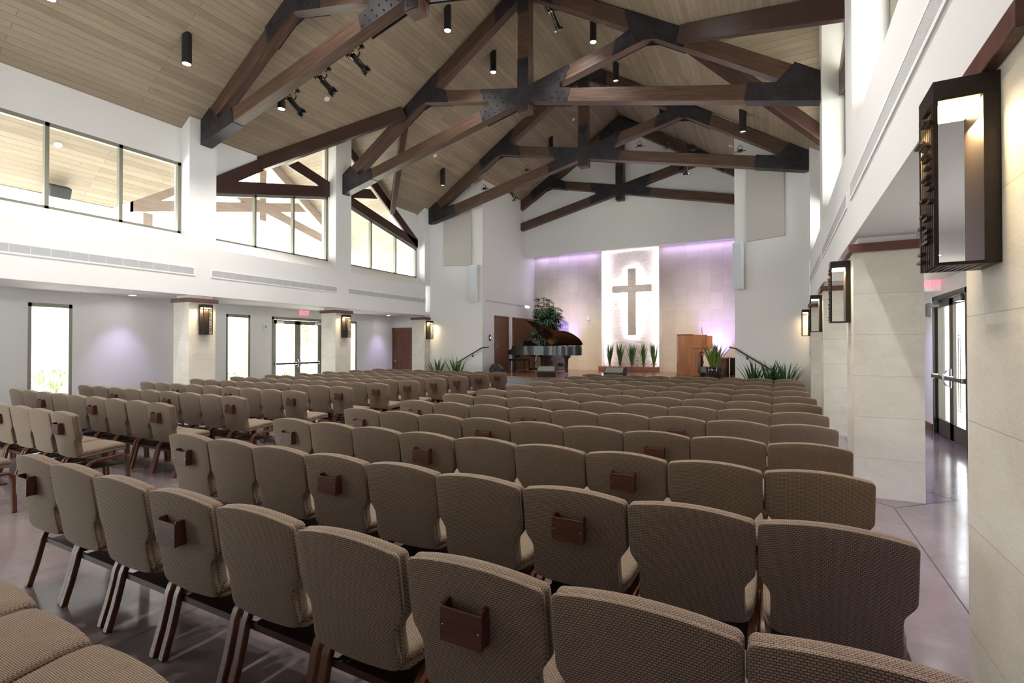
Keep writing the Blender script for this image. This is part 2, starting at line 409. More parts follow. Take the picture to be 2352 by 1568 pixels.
w = MB(); w.prism([(-12.35, 4.6), (-12.35, roof_z(-12.35)), (XC, RZ), (1.33, roof_z(1.33)), (1.33, 4.6)], -2.4, -2.2, 'y')
w.box(-13.8, -12.35, -2.4, -2.2, 0, 2.9); w.box(-12.35, -11.0, -2.4, -2.2, 0, 4.6); w.box(-6.6, 1.33, -2.4, -2.2, 0, 4.6); w.box(-11.0, -6.6, -2.4, -2.2, 3.3, 4.6); w.box(1.33, 2.75, -2.4, -2.2, 0, 2.9)
struct('wall_back', w, 'wall_paint')
fm = MB(); gm = MB(); gm.box(-11, -6.6, -2.31, -2.305, .05, 3.28)
for i in range(5): fm.box(-11+1.085*i, -10.94+1.085*i, -2.36, -2.26, 0, 3.3)
for z in (0, 2.3, 3.24): fm.box(-11, -6.6, -2.36, -2.26, z, z+.06)
o = struct('window_20', fm, 'frame_metal'); gm.build('window_pane', 'glass', o)  # glazing added in the unseen rear wall to light the chair backs
o = light('sky_portal', 'AREA', (-8.8, -2.45, 1.65), 1, to=(-8.8, 0, 1.65), shape='RECTANGLE', size=4.4, size_y=3.3); o.data.cycles.is_portal = True
# front of the room: splayed piers, stage side walls, header, stage wall
def pier(side, pts, top):
    w = MB(); w.prism(pts, 0, 7.6, 'z')
    return w
L = [(-11.72, 15.28), (-11.58, 15.45), (-9.94, 16.18), (-9.94, 21), (-12.4, 21), (-12.4, 15.28)]
Rp = [(.70, 15.28), (.50, 15.60), (-1.18, 16.35), (-1.18, 21), (1.4, 21), (1.4, 15.28)]
def roofed_prism(mb, pts, z0=0):
    n = len(pts); vs = [(x, y, z0) for x, y in pts] + [(x, y, roof_z(x)+.03) for x, y in pts]
    mb.add(vs, [tuple(range(n))[::-1], tuple(range(n, 2*n))] + [(i, (i+1) % n, n+(i+1) % n, n+i) for i in range(n)])
w = MB(); roofed_prism(w, L); struct('wall_front_left', w, 'wall_paint')
w = MB(); roofed_prism(w, Rp); struct('wall_front_right', w, 'wall_paint')
w = MB(); w.prism([(-9.95, 5.5), (-9.95, roof_z(-9.95)+.03), (XC, RZ+.03), (-1.17, roof_z(-1.17)+.03), (-1.17, 5.5)], 19.63, 19.8, 'y')
w.box(-9.95, -1.17, 19.8, 21, 5.66, 5.8); struct('wall_header', w, 'wall_paint')
struct('wall_stage_left', MB().box(-9.96, -6.76, 20.76, 21.2, .5, 5.7), 'tile_stone')
struct('wall_stage_right', MB().box(-4.32, -1.16, 20.76, 21.2, .5, 5.7), 'tile_stone')
w = MB(); w.box(-6.78, -4.30, 21.06, 21.2, .5, 5.7); w.box(-6.765, -6.752, 20.765, 21.07, .76, 5.66); w.box(-4.328, -4.315, 20.765, 21.07, .76, 5.66)
struct('wall_niche_back', w, 'wall_paint')
# split-face stone courses lining the niche
def split_face(mb, inside, x0, x1, z0, z1, yf, dep):
    z = z0
    while z < z1-.01:
        h = random.choice((.042, .05, .058)); h = min(h, z1-z); x = x0 - random.random()*.25
        while x < x1:
            L = random.uniform(.16, .42); a, b = max(x, x0), min(x+L, x1)
            if b-a > .01 and inside((a+b)/2, z+h/2): mb.box(a+.0015, b-.0015, yf-dep-random.uniform(0, .022), yf, z+.001, z+h-.0015)
            x += L
        z += h
w = MB(); split_face(w, lambda x, z: True, -6.75, -4.33, .76, 5.65, 21.06, .02); struct('trim_2', w, 'split_stone')

# stage
front = [(-9.94, 16.17), (-9.5, 15.72), (-8.9, 15.42), (-8.1, 15.18), (-6.9, 14.98), (-5.56, 14.90), (-4.2, 14.98), (-3.0, 15.18), (-2.2, 15.42), (-1.62, 15.75), (-1.18, 16.34)]
def stage_poly(off): 
    r = []
    for x, y in front:
        dx = x-XC; k = abs(dx)/4.4; r.append((x + (off*.6*(1 if dx > 0 else -1)*k**3), y-off))
    return r
w = MB(); w.prism(front+[(-1.18, 21), (-9.94, 21)], .10, STZ-.03, 'z'); struct('stage_platform', w, 'step_stone')
w = MB(); p2 = [(x, y-.03) for x, y in front]; w.prism(p2+[(-1.18, 20.9), (-9.94, 20.9)], STZ-.03, STZ, 'z'); struct('floor_stage', w, 'stage_wood')
for k in (1, 2):
    w = MB(); pp = [(x, y-.32*k) for x, y in front[1:-1]]
    w.prism(pp+[(-1.62, 16.1), (-9.5, 16.1)], 0, STZ-.19*k, 'z')
    if k == 1: pass
    struct('stage_step', w, 'step_stone')

# ------------------------------------------------------------------ roof
w = MB(); T = .12
def rp(pts, m=0):
    vs = [(x, y, roof_z(x)) for x, y in pts]; n = len(pts)
    vs += [(x, y, z+T) for x, y, z in vs]
    w.add(vs, [tuple(range(n)), tuple(range(n, 2*n))[::-1]] + [(i, (i+1) % n, n+(i+1) % n, n+i) for i in range(n)])
KX = 3.754                     # half width where the gable ridge meets the roof
EX = 8.90                      # eave half width
vs_ = lambda d: (d-KX)*RS/GS   # how far the valley has moved from the gable centre
for s in (-1, 1):
    a = XC+s*KX; e = XC+s*EX; v = vs_(EX)
    rp([(XC, -2.5), (XC, 21.2), (a, 21.2), (a, -2.5)])
    rp([(a, -2.5), (a, GY), (e, GY-v), (e, -2.5)])
    rp([(a, 21.2), (a, GY), (e, GY+v), (e, 21.2)])
struct('ceiling', w, 'ceiling_planks')
w = MB()
for s in (-1, 1):
    a = XC+s*KX; e = XC+s*EX; g = XC+s*11.0; v = vs_(EX)
    for t in (-1, 1):
        pts = [(a, GY, GZ), (g, GY, GZ), (g, GY+t*v, GZ-GS*v), (e, GY+t*v, GZ-GS*v)]
        vs2 = pts + [(x, y, z+T) for x, y, z in pts]
        w.add(vs2, [(0, 1, 2, 3), (7, 6, 5, 4)] + [(i, (i+1) % 4, 4+(i+1) % 4, 4+i) for i in range(4)])
struct('ceiling_gable', w, 'gable_planks')
# fascia boards along the eaves
w = MB()
for s in (-1, 1):
    e = XC+s*EX; v = vs_(EX)
    for a, b in ((-2.5, GY-v), (GY+v, 21.2)): w.box(min(e, e+s*.06), max(e, e+s*.06), a, b, roof_z(e)-.02, roof_z(e)+.22)
struct('trim_3', w, 'frame_metal')

# ------------------------------------------------------------------ windows
nwin = [0]; ndoor = [0]
def win_frame(parent_name, kind, mb_frame, mb_glass, **kw):
    nwin[0] += 1
    o = struct('window_%d' % nwin[0], mb_frame, 'frame_metal')
    mb_glass.build('window_pane', 'glass', o)
    return o
for side, q in SIDES.items():
    s, XF, XW, XO = q['s'], q['XF'], q['XW'], q['XO']
    def fr(mb, d0, d1, *r): mb.box(min(XW+s*d0, XW+s*d1), max(XW+s*d0, XW+s*d1), *r)
    # strip window in bay one
    fm, gm = MB(), MB()
    y0, y1, z0, z1 = 2.80, 6.47, 4.17, 5.79
    fr(fm, .0, .1, y0, y1, z1-.075, z1); fr(fm, .0, .1, y0, y1, z0, z0+.05)
    for y in (y0+.03, 4.10, 5.29, y1-.035): fr(fm, .0, .1, y-.032, y+.032, z0, z1)
    fr(gm, .045, .05, y0+.03, y1-.03, z0+.03, z1-.05); win_frame('', '', fm, gm)
    # gable glazing: two bays either side of the middle pilaster
    lowz = lambda y: 5.27 + .235*(3.9-abs(y-GY))-.01
    rz_ = lambda y: GZ-GS*abs(y-GY)-.02
    for (a, b, mu) in ((7.10, 10.69, (8.33, 9.50)), (11.30, 14.90, (12.53, 13.75))):
        fm, gm = MB(), MB()
        fr(fm, .02, .12, a, b, 4.17, 4.22)
        for y in (a+.03,) + mu + (b-.03,): fm.prism([(y-.03, 4.17), (y+.03, 4.17), (y+.03, lowz(y+.03)), (y-.03, lowz(y-.03))], *sorted((XW+s*.02, XW+s*.12)), 'x')
        fm.prism([(a, lowz(a)-.06), (b, lowz(b)-.06), (b, lowz(b)+.02), (a, lowz(a)+.02)], *sorted((XW+s*.02, XW+s*.12)), 'x')
        inner = b if a < GY-1 else a; outer = a if a < GY-1 else b
        yi = inner
        fm.prism([(yi-.03, lowz(yi)), (yi+.03, lowz(yi)), (yi+.03, rz_(yi)), (yi-.03, rz_(yi))], *sorted((XW+s*.02, XW+s*.12)), 'x')
        gm.prism([(a, 4.2), (b, 4.2), (b, rz_(b)), (a, rz_(a))], *sorted((XW+s*.07, XW+s*.075)), 'x')
        win_frame('', '', fm, gm)
    # narrow windows of the aisle
    def fo(mb, d0, d1, *r): mb.box(min(XO+s*d0, XO+s*d1), max(XO+s*d0, XO+s*d1), *r)
    for a, b in LOWWIN:
        fm, gm = MB(), MB()
        fo(fm, .0, .13, a, a+.06, .15, 2.5); fo(fm, .0, .13, b-.06, b, .15, 2.5); fo(fm, .0, .13, a, b, 2.42, 2.5); fo(fm, .0, .13, a, b, .15, .22)
        fo(gm, .08, .085, a+.05, b-.05, .2, 2.44); win_frame('', '', fm, gm)
    # double glass doors
    a, b, _, zt = DOOR; mid = (a+b)/2
    ndoor[0] += 1
    fm = MB(); fo(fm, -.015, .15, a, a+.06, 0, zt); fo(fm, -.015, .15, b-.06, b, 0, zt); fo(fm, -.015, .15, a, b, zt-.08, zt); fo(fm, 0, .15, a, b, 0, .012)
    dr = struct('door_%d' % ndoor[0], fm, 'frame_metal' if side == 'left' else 'door_metal')
    dm = 'frame_metal' if side == 'left' else 'door_metal'
    for (p, r_) in ((a+.065, mid-.004), (mid+.004, b-.065)):
        lm = MB()
        fo(lm, .03, .075, p, p+.10, .02, zt-.09); fo(lm, .03, .075, r_-.10, r_, .02, zt-.09); fo(lm, .03, .075, p, r_, .02, .30); fo(lm, .03, .075, p, r_, zt-.21, zt-.09)
        lf = lm.build('door_leaf', dm, dr)
        gm = MB(); fo(gm, .05, .055, p+.09, r_-.09, .28, zt-.2); gm.build('door_pane', 'glass', lf)
        pb = MB(); fo(pb, -.06, -.02, p+.06, r_-.05, 1.03, 1.09); pb.build('push_bar', 'door_metal', dr)
        pe = MB(); e0 = p+.04 if p == a+.065 else r_-.09; fo(pe, -.055, .03, p+.02, p+.09, 1.02, 1.10); fo(pe, -.055, .03, r_-.09, r_-.02, 1.02, 1.10); pe.build('push_bar_mount', 'chrome', dr)
        hinge_y = p if p == a+.065 else r_
        cl = MB(); c0 = hinge_y+.06 if p == a+.065 else hinge_y-.30
        fo(cl, -.07, .03, c0, c0+.24, zt-.20, zt-.13); fo(cl, -.05, -.03, c0+.05, c0+.42 if p == a+.065 else c0+.2, zt-.11, zt-.095); fo(cl, -.05, -.0, c0+.02, c0+.06, zt-.14, zt-.09); cl.build('door_closer', 'chrome', dr)
    pl = MB(); ring = [(XO-s*(.03+.06*math.sin(t)), 0, 0) for t in (0,)]
    for c in (mid-.035, mid+.035):
        pts = [(XO-s*(.0+.075*math.sin(PI*i/8)), c, 1.06-.13*math.cos(PI*i/8)) for i in range(9)]
        pl.tube(pts, .012, 8)
        fo(pl, .01, .03, c-.022, c+.022, .90, 1.22)
    pl.build('pull_handle', 'chrome', dr)
    op = MB()
    for c in (mid-.05, mid+.05):
        for zz in (.55, 1.75): fo(op, .08, .14, c-.01, c+.01, zz-.01, zz+.01)
        op.tube([(XO+s*.14, c, .5), (XO+s*.14, c, 1.8)], .014, 8)
    op.build('pull_handle', 'chrome', dr)
# wooden doors
def wood_door(loc, axis, w_, h, z0, leaves=1, knob=True):
    """frame and leaves in a wall plane; axis 'x' = wall normal is x (facing +x), runs along +y"""
    ndoor[0] += 1; fm = MB()
    x, y = loc
    if axis == 'x':
        B = lambda mb, u0, u1, d0, d1, za, zb: mb.box(x+d0, x+d1, y+u0, y+u1, za, zb)
    else:
        B = lambda mb, u0, u1, d0, d1, za, zb: mb.box(x+u0, x+u1, y-d1, y-d0, za, zb)
    B(fm, 0, .07, 0, .035, z0, z0+h); B(fm, w_-.07, w_, 0, .035, z0, z0+h); B(fm, 0, w_, 0, .035, z0+h-.08, z0+h)
    d = struct('door_%d' % ndoor[0], fm, 'door_wood', bevel=.004)
    lw = (w_-.14)/leaves
    for i in range(leaves):
        a = .07+i*lw; lm = MB(); B(lm, a+.004, a+lw-.004, .002, .014, z0+.01, z0+h-.085); lm.build('door_leaf', 'door_wood', d)
        hm = MB(); hs = a+lw-.02 if leaves == 1 else (a if i == 0 else a+lw-.02)
        for zz in (.3, 1.1, 1.9): B(hm, hs-.005, hs+.02, .012, .025, z0+zz-.05, z0+zz+.06)
        hm.build('hinge', 'chrome', d)
        if knob:
            ks = a+.08 if (leaves == 1) else (a+lw-.08 if i == 0 else a+.08); km = MB()
            c = (x+.014, y+ks, z0+1.02) if axis == 'x' else (x+ks, y-.014, z0+1.02)
            ax = (1, 0, 0) if axis == 'x' else (0, -1, 0)
            km.lathe([(.03, 0), (.03, .008), (.012, .012), (.012, .05)], c, 14, ax)
            cc = Vector(c)+Vector(ax)*.05; dd = Vector((0, 1, 0)) if axis == 'x' else Vector((1, 0, 0))
            km.tube([cc, cc+dd*.11], .009, 8); km.build('lever_handle', 'chrome', d)
    return d
wood_door((-9.94, 17.07), 'x', 1.16, 2.25, STZ)
wood_door((-9.94, 18.58), 'x', 2.16, 2.25, STZ, 2)
wood_door((-13.50, 15.2), 'y', 1.10, 2.32, 0)

# daylight enters through the glazing: portals guide the sky light
for side, q in SIDES.items():
    s, XW, XO = q['s'], q['XW'], q['XO']
    for (x, y0, y1, z0, z1) in ((XW+s*.16, 2.8, 6.47, 4.2, 5.75), (XW+s*.16, 7.1, 10.69, 4.2, 7.9), (XW+s*.16, 11.3, 14.9, 4.2, 7.9), (XO+s*.16, 9.95, 11.75, .05, 2.45)) + tuple((XO+s*.16, a, b, .2, 2.45) for a, b in LOWWIN):
        o = light('sky_portal', 'AREA', (x, (y0+y1)/2, (z0+z1)/2), 1, to=(x-s, (y0+y1)/2, (z0+z1)/2), shape='RECTANGLE', size=y1-y0, size_y=z1-z0)
        o.data.cycles.is_portal = True
# ------------------------------------------------------------------ stone pillars with wooden caps
lab_cap = {}
for side, q in SIDES.items():
    s, XF = q['s'], q['XF']
    for i, (a, b) in enumerate(PILL[:4]):
        b2 = b if i < 3 else 15.27
        p = MB(); p.box(min(XF, XF+s*.60), max(XF, XF+s*.60), a, b2, 0, 2.60)
        o = p.build('stone_pillar', 'travertine', kind='structure')
        c = MB(); c.box(min(XF-s*.045, XF+s*.645), max(XF-s*.045, XF+s*.645), a-.045, (b+.045 if i < 3 else 15.268), 2.60, 2.69)
        c.build('pillar_cap', 'cap_wood', o, bevel=.004)

# ------------------------------------------------------------------ roof trusses
def member(name, parent, p0, ang, L, h0, h1, y0, y1, m='truss_wood', cut0=0, cut1=0, bevel=.006):
    """timber lying in the xz plane from p0 at angle ang; h0..h1 height across, cut = skew of the ends"""
    mb = MB(); mb.prism([(cut0*h0, h0), (L+cut1*h0, h0), (L+cut1*h1, h1), (cut0*h1, h1)], y0, y1, 'y')
    return mb.build(name, m, parent, loc=(p0[0], 0, p0[1]), rot=(0, -ang, 0), bevel=bevel)
def plate(name, parent, poly, y0, y1, bolts, r=.016):
    mb = MB(); mb.prism(poly, y0, y1, 'y')
    for (x, z) in bolts:
        mb.lathe([(r, 0), (r, .012), (r*.6, .022), (0.0005, .026)], (x, y0, z), 6, (0, -1, 0))
    return mb.build(name, 'steel_plate', parent)
def grid_bolts(a, b, n, rows, off):
    """bolts in rows along the line a-b"""
    a = Vector((a[0], a[1])); b = Vector((b[0], b[1])); d = (b-a); u = d.normalized(); nrm = Vector((-u.y, u.x)); out = []
    for r_ in rows:
        for i in range(n):
            p = a + d*((i+.5*(rows.index(r_) % 2)*off)/(max(1, n-1+.5*off))) + nrm*r_; out.append((p.x, p.y))
    return out
HS = 6.24; TH = .24
def main_truss(yn, label):
    """local x = 0 at the centre line; near face at local y=0"""
    root = thing('roof_truss', (XC, yn, 0), label, 'truss', group='timber scissor trusses under the roof')
    b1, b2 = math.atan(.227), math.atan(.63)
    low = lambda x: 6.22+.227*(x+HS); up = lambda x: 10.70-.63*abs(x)
    for s in (-1, 1):
        # rafter: built left-to-right then mirrored by choosing end points
        def poly_member(nm, pts, ang):
            o = Vector(pts[0]); c, sn = math.cos(-ang), math.sin(-ang)
            loc = [((p[0]-o.x)*c-(p[1]-o.y)*sn, (p[0]-o.x)*sn+(p[1]-o.y)*c) for p in pts]
            mb = MB(); mb.prism(loc, 0, TH, 'y')
            mb.build(nm, 'truss_wood', root, loc=(o.x, 0, o.y), rot=(0, -ang, 0), bevel=.006)
        m = lambda pts: [(s*-1*x, z) for x, z in pts] if s == 1 else pts
        raf = [(-HS+.02, 6.45), (-HS+.02, up(-HS)-.02), (-.13, up(.13)), (-.13, up(.13)-.40), (-HS+.75, up(-HS+.75)-.40)]
        poly_member('rafter', m(raf), b2 if s == -1 else -b2)
        e = 3.25
        if s == -1: ch = [(-HS, low(-HS)), (-.15, low(-.15)), (-.15, low(-.15)+.32), (-HS, low(-HS)+.32)]
        else: ch = [(-HS, low(-HS)), (-.15, low(-.15)), (-.15, low(-.15)+.32), (-HS, low(-HS)+.32)]
        poly_member('bottom_chord', m(ch), b1 if s == -1 else -b1)
        # the chord runs on past the king post to the far rafter
        ex = [(.15, low(.15)), (e-.05, low(e-.05)), (e-.27, low(e-.27)+.32), (.15, low(.15)+.32)]
        poly_member('crossing_strut', m(ex), b1 if s == -1 else -b1)
    kp = MB(); kp.box(-.15, .15, 0, .28, 7.38, up(0)-.05); kp.build('king_post', 'truss_wood', root, bevel=.008)
    # steel plates
    pt = .012
    for s in (-1, 1):
        m = lambda pts: [(-s*x, z) for x, z in pts]
        sx = -s
        hp = [(-HS-.01, 6.215), (-HS+1.27, low(-HS+1.27)-.005), (-HS+1.23, low(-HS+1.23)+.345), (-HS+.72, low(-HS+.72)+.345), (-HS+.40, up(-HS+.40)+.02), (-HS-.01, up(-HS)+.0)]
        bl = [(-HS+.12+.19*i, 6.34+.227*(.12+.19*i)) for i in range(6)] + [(-HS+.2+.19*i, 6.52+.227*(.2+.19*i)) for i in range(5)] + [(-HS+.12, 6.68), (-HS+.3, 6.84)]
        for y0, y1 in ((-pt, 0), (TH, TH+pt)):
            plate('steel_plate', root, m(hp), y0, y1, m(bl) if y0 < 0 else [])
        sh = MB(); a = -HS-.012; b = -HS+1.27
        sh.prism(m([(a, 6.205), (b, low(b)-.012), (b, low(b)), (a, 6.217)]), -pt, TH+pt, 'y'); sh.box(*sorted((sx*(-HS-.012)*-1*-1, sx*(-HS+.0))), -pt, TH+pt, 6.21, up(HS)+.0)
        sh.build('steel_shoe', 'steel_plate', root)
        # knee plates where the strut meets the rafter
        kx = -2.95
        kp_ = [(kx-.95, up(kx-.95)+.01), (kx+.42, up(kx+.42)+.01), (kx+.30, up(kx+.3)-.41), (kx+.62, low(-kx-.62)+.33) , (kx+.70, low(-kx-.70)-.01), (kx-.02, low(-kx+.02)-.01+.0), (kx-.30, up(kx-.3)-.415), (kx-.85, up(kx-.85)-.415)]
        kb = [(kx+.62-.16*i, low(-kx-.62+.16*i)+.09) for i in range(4)] + [(kx+.55-.16*i, low(-kx-.55+.16*i)+.24) for i in range(4)] + [(kx-.75+.22*i, up(kx-.75+.22*i)-.12) for i in range(5)] + [(kx-.7+.22*i, up(kx-.7+.22*i)-.29) for i in range(5)]
        for y0, y1 in ((-pt, 0), (TH, TH+pt)): plate('steel_plate', root, m(kp_), y0, y1, m(kb) if y0 < 0 else [])
    c = low(0)
    L_ = lambda x: low(x); Rr = lambda x: low(-x)
    cp = [(-.15, 7.40), (.15, 7.40), (.15, Rr(.15)), (1.17, Rr(1.17)-.005), (1.25, Rr(1.25)+.325), (.98, Rr(.98)+.33), (.98, low(.98)-.0+.0), (1.12, low(1.12)+.02), (1.22, low(1.22)+.325), (.15, low(.15)+.33), (.15, 8.72), (-.15, 8.72),
          (-.15, low(.15)+.33), (-1.22, low(1.22)+.325), (-1.12, low(1.12)+.02), (-.98, low(.98)), (-.98, Rr(.98)+.33), (-1.25, Rr(1.25)+.325), (-1.17, Rr(1.17)-.005), (-.15, Rr(.15))]
    cb = [(-.08, 7.48), (.08, 7.48), (-.08, 7.6), (.08, 7.6), (-.08, 8.2), (.08, 8.25), (-.08, 8.4), (.08, 8.45), (-.08, 8.6), (.08, 8.62)]
    for s in (-1, 1):
        for i in range(6): cb += [(s*(.28+.17*i), Rr(.28+.17*i)+.08), (s*(.22+.17*i), Rr(.22+.17*i)+.23)]
        for i in range(4): cb += [(s*(.62+.17*i), low(.62+.17*i)+.10), (s*(.7+.17*i), low(.7+.17*i)+.24)]
    for y0, y1 in ((-pt, 0), (.28, .28+pt)): plate('steel_plate', root, cp, y0-.0, y1, cb if y0 < 0 else [])
    ap = [(-.8, up(.8)+.01), (0, 10.71), (.8, up(.8)+.01), (.8, up(.8)-.41), (.15, up(.15)-.42), (.15, 9.85), (-.15, 9.85), (-.15, up(.15)-.42), (-.8, up(.8)-.41)]
    plate('steel_plate', root, ap, -pt, 0, [(sx*(.25+.2*i), up(.25+.2*i)-.2) for sx in (-1, 1) for i in range(3)])
    return root
t0 = main_truss(6.72, 'nearest of the four timber scissor trusses, its left heel nearest the camera')
dup(t0, (XC, 10.95, 0), 'second timber scissor truss from the camera, full centre steel plate in view')
dup(t0, (XC, 15.18, 0), 'third timber scissor truss, hung in front of the stage opening')
dup(t0, (XC, 19.35, 0), 'farthest timber scissor truss, flat against the white wall above the stage')

# gable trusses in and outside the window walls (same scissor form, painted steel; glare put into the outer colour)
def gable_truss(x, label, depth, group, flip):
    BP = 'porch_wood_glare' if group.startswith('porch') else 'beam_paint'
    if label.startswith('trim'):
        root = bpy.data.objects.new(label, None); COL.objects.link(root); root.location = (x, GY, 0); root.rotation_euler = (0, 0, PI/2); root['kind'] = 'structure'  # gable trusses built into the window walls, filed as trim
    else: root = thing('gable_truss', (x, GY, 0), label, 'truss', rz=PI/2, group=group)
    hs = 3.88; low = lambda u: 5.27+.235*(u+hs); up = lambda u: GZ-.03-GS*abs(u)
    for s in (-1, 1):
        m = lambda pts: [(s*u, z) for u, z in pts]
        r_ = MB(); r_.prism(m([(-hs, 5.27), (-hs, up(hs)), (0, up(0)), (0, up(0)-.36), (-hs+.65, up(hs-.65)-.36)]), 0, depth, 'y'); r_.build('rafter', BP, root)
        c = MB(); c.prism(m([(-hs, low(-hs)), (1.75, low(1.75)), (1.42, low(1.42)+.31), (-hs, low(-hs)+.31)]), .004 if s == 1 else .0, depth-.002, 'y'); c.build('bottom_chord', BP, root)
    k = MB(); k.box(-.12, .12, .01, depth-.01, 5.88, up(0)-.1)
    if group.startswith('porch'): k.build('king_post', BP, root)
    return root
gable_truss(-12.05+.075, 'trim_gable_truss_4', .07, 'painted gable trusses', True)
gable_truss(1.03, 'trim_gable_truss_5', .07, 'painted gable trusses', True)
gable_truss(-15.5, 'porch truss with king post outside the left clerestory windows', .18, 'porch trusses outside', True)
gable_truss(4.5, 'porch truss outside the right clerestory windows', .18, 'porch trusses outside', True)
# valley beams
vb = 0
for s, nm in ((-1, 'left'), (1, 'right')):
    xw = -12.05 if s < 0 else 1.03
    xk = XC+s*KX
    for t, which in ((-1, 'near'), (1, 'far')):
        d = abs(xw-XC); yv = GY+t*vs_(d)
        a = Vector((xw, yv, roof_z(xw)-.19)); b = Vector((xk, GY+t*.05, GZ-.19))
        d_ = b-a; L_ = d_.length; mb = MB(); mb.box(0, L_, -.085, .085, -.17, .17)
        o = mb.build('valley_beam', 'beam_paint', bevel=.006, label='%s dark brown valley beam of the %s cross gable' % (which, nm), category='beam', group='valley beams of the cross gables')
        o.location = a; o.rotation_euler = d_.to_track_quat('X', 'Z').to_euler()

# ================================================================== CHAIRS
def back_outline(n=12):
    """half outline of the backrest seen from behind, x >= 0, from the top centre down to the bottom centre"""
    pts = []
    for i in range(9):
        x = .238*i/8; pts.append((x, .906-.028*(x/.238)**2))
    for i in range(1, 6):
        a = PI/2*i/5; pts.append((.238+.0265*math.sin(a), .853+.025*math.cos(a)))
    pts += [(.2645, .80), (.2645, .74), (.264, .69), (.2635, .652)]
    for i in range(1, 6):
        t = i/6; k = t*t*(3-2*t); pts.append((.2635-.043*k, .655-.08*t))
    pts += [(.2205, .565), (.2215, .50), (.2265, .455)]
    for i in range(1, 5):
        a = PI/2*i/4; pts.append((.2265-.035*(1-math.cos(a)), .455-.035*math.sin(a)))
    pts += [(.15, .417), (.08, .415), (0, .415)]
    return pts
def pad(outline, c, t0, t1, rings, ydir, bulge=0, ysurf=lambda x, z: 0):
    """one upholstered half: outline loop in (x,z), seam at t0, face at t1"""
    mb = MB(); n = len(outline); vs = []
    for s_, k in rings:
        for x, z in outline:
            px_, pz_ = c[0]+(x-c[0])*s_, c[1]+(z-c[1])*s_
            vs.append((px_, ysurf(px_, pz_)+ydir*(t0+(t1-t0)*k), pz_))
    m_ = len(rings)
    fs = [(i*n+j, i*n+(j+1) % n, (i+1)*n+(j+1) % n, (i+1)*n+j) for i in range(m_-1) for j in range(n)]
    fs.append(tuple((m_-1)*n+j for j in range(n)))
    return vs, fs
half = back_outline(); loop = half + [(-x, z) for x, z in half[-2:0:-1]]
rings = [(.974, 0), (.991, .2), (1.0, .5), (.998, .75), (.99, .93), (.972, 1.0), (.80, 1.01), (.45, 1.02), (.1, 1.02)]
seat_rings = [(.972, 0), (.99, .18), (1.0, .45), (.99, .72), (.962, .92), (.91, 1.02), (.75, 1.12), (.4, 1.22), (.1, 1.25)]
surf = lambda x, z: (.865-z)*.145 + .10*max(0, .62-z)**2 - .06*(x/.26)**2*.26*0 + .018*(x/.26)**2
bk = MB()
for t0_, t1_, yd in ((0, .024, -1), (0, .046, 1)):
    vs, fs = pad(loop, (0, .66), t0_, t1_, rings, yd, ysurf=lambda x, z: surf(x, z)+.026)
    bk.add(vs, fs, True)
# seat pad: outline in plan (x, y)
so = []
for i in range(9): x = .222*i/8; so.append((x, .545-.018*(x/.222)**2))
for i in range(1, 6): a = PI/2*i/5; so.append((.222+.030*math.sin(a), .487+.040*math.cos(a)))
so += [(.256, .42), (.256, .30), (.25, .19), (.236, .125), (.215, .105), (.12, .10), (0, .10)]
sloop = so + [(-x, y) for x, y in so[-2:0:-1]]
seat_z = lambda x, y: .428 + .045*max(0, min(1, (y-.06)/.40)) - .014*max(0, (y-.44)/.1) + (.022*(1-min(1, y/.16))**2 if y < .16 else 0)
st = MB()
for (t1, yd) in ((.046, 1), (.026, -1)):
    vs, fs = pad(sloop, (0, .30), 0, t1, seat_rings, yd, ysurf=lambda x, y: seat_z(x, y))
    st.add([(v[0], v[2], v[1]) for v in vs], fs, True)
def arc_pts(c, r, a0, a1, n): return [(0, c[0]+r*math.cos(a0+(a1-a0)*i/n), c[1]+r*math.sin(a0+(a1-a0)*i/n)) for i in range(n+1)]
fr_path = [(0, .085, 0), (0, .122, .13), (0, .150, .25)]
fr_path += [(0, .159, .298), (0, .174, .336), (0, .203, .360), (0, .245, .369), (0, .36, .376), (0, .455, .386), (0, .490, .384), (0, .515, .372), (0, .530, .348), (0, .534, .31), (0, .540, .15), (0, .545, 0)]
fm = MB(); fm.sweep(fr_path, .045, .032, (1, 0, 0))
sh = MB(); sh.box(-.222, .222, .178, .50, .276, .290); sh.box(-.222, .222, .166, .180, .272, .304)
pk = MB(); pk.box(-.080, .080, -.030, -.022, .668, .776); pk.box(-.079, -.066, -.023, .022, .670, .788); pk.box(.066, .079, -.023, .022, .670, .788); pk.box(-.07, .07, -.023, .022, .668, .676)
sc_ = MB()
for s in (-1, 1): sc_.lathe([(.003, 0), (.003, .0015), (.0005, .0025)], (s*.068, -.030, .722), 8, (0, -1, 0))
def proto_chair(pocket):
    c = thing('stacking_chair', (0, -50, 0), 'x', 'chair')
    bk.build('backrest', 'woven_fabric', c); st.build('seat', 'woven_fabric', c)
    for s in (-1, 1): fm.build('side_frame', 'chair_wood', c, loc=(s*.2445, 0, 0), bevel=.006)
    sh.build('book_shelf', 'shelf_wood', c)
    if pocket:
        p = pk.build('card_pocket', 'pocket_wood', c, bevel=.0015); sc_.build('screw', 'chrome', p)
    return c
protos = {True: proto_chair(True), False: proto_chair(False)}
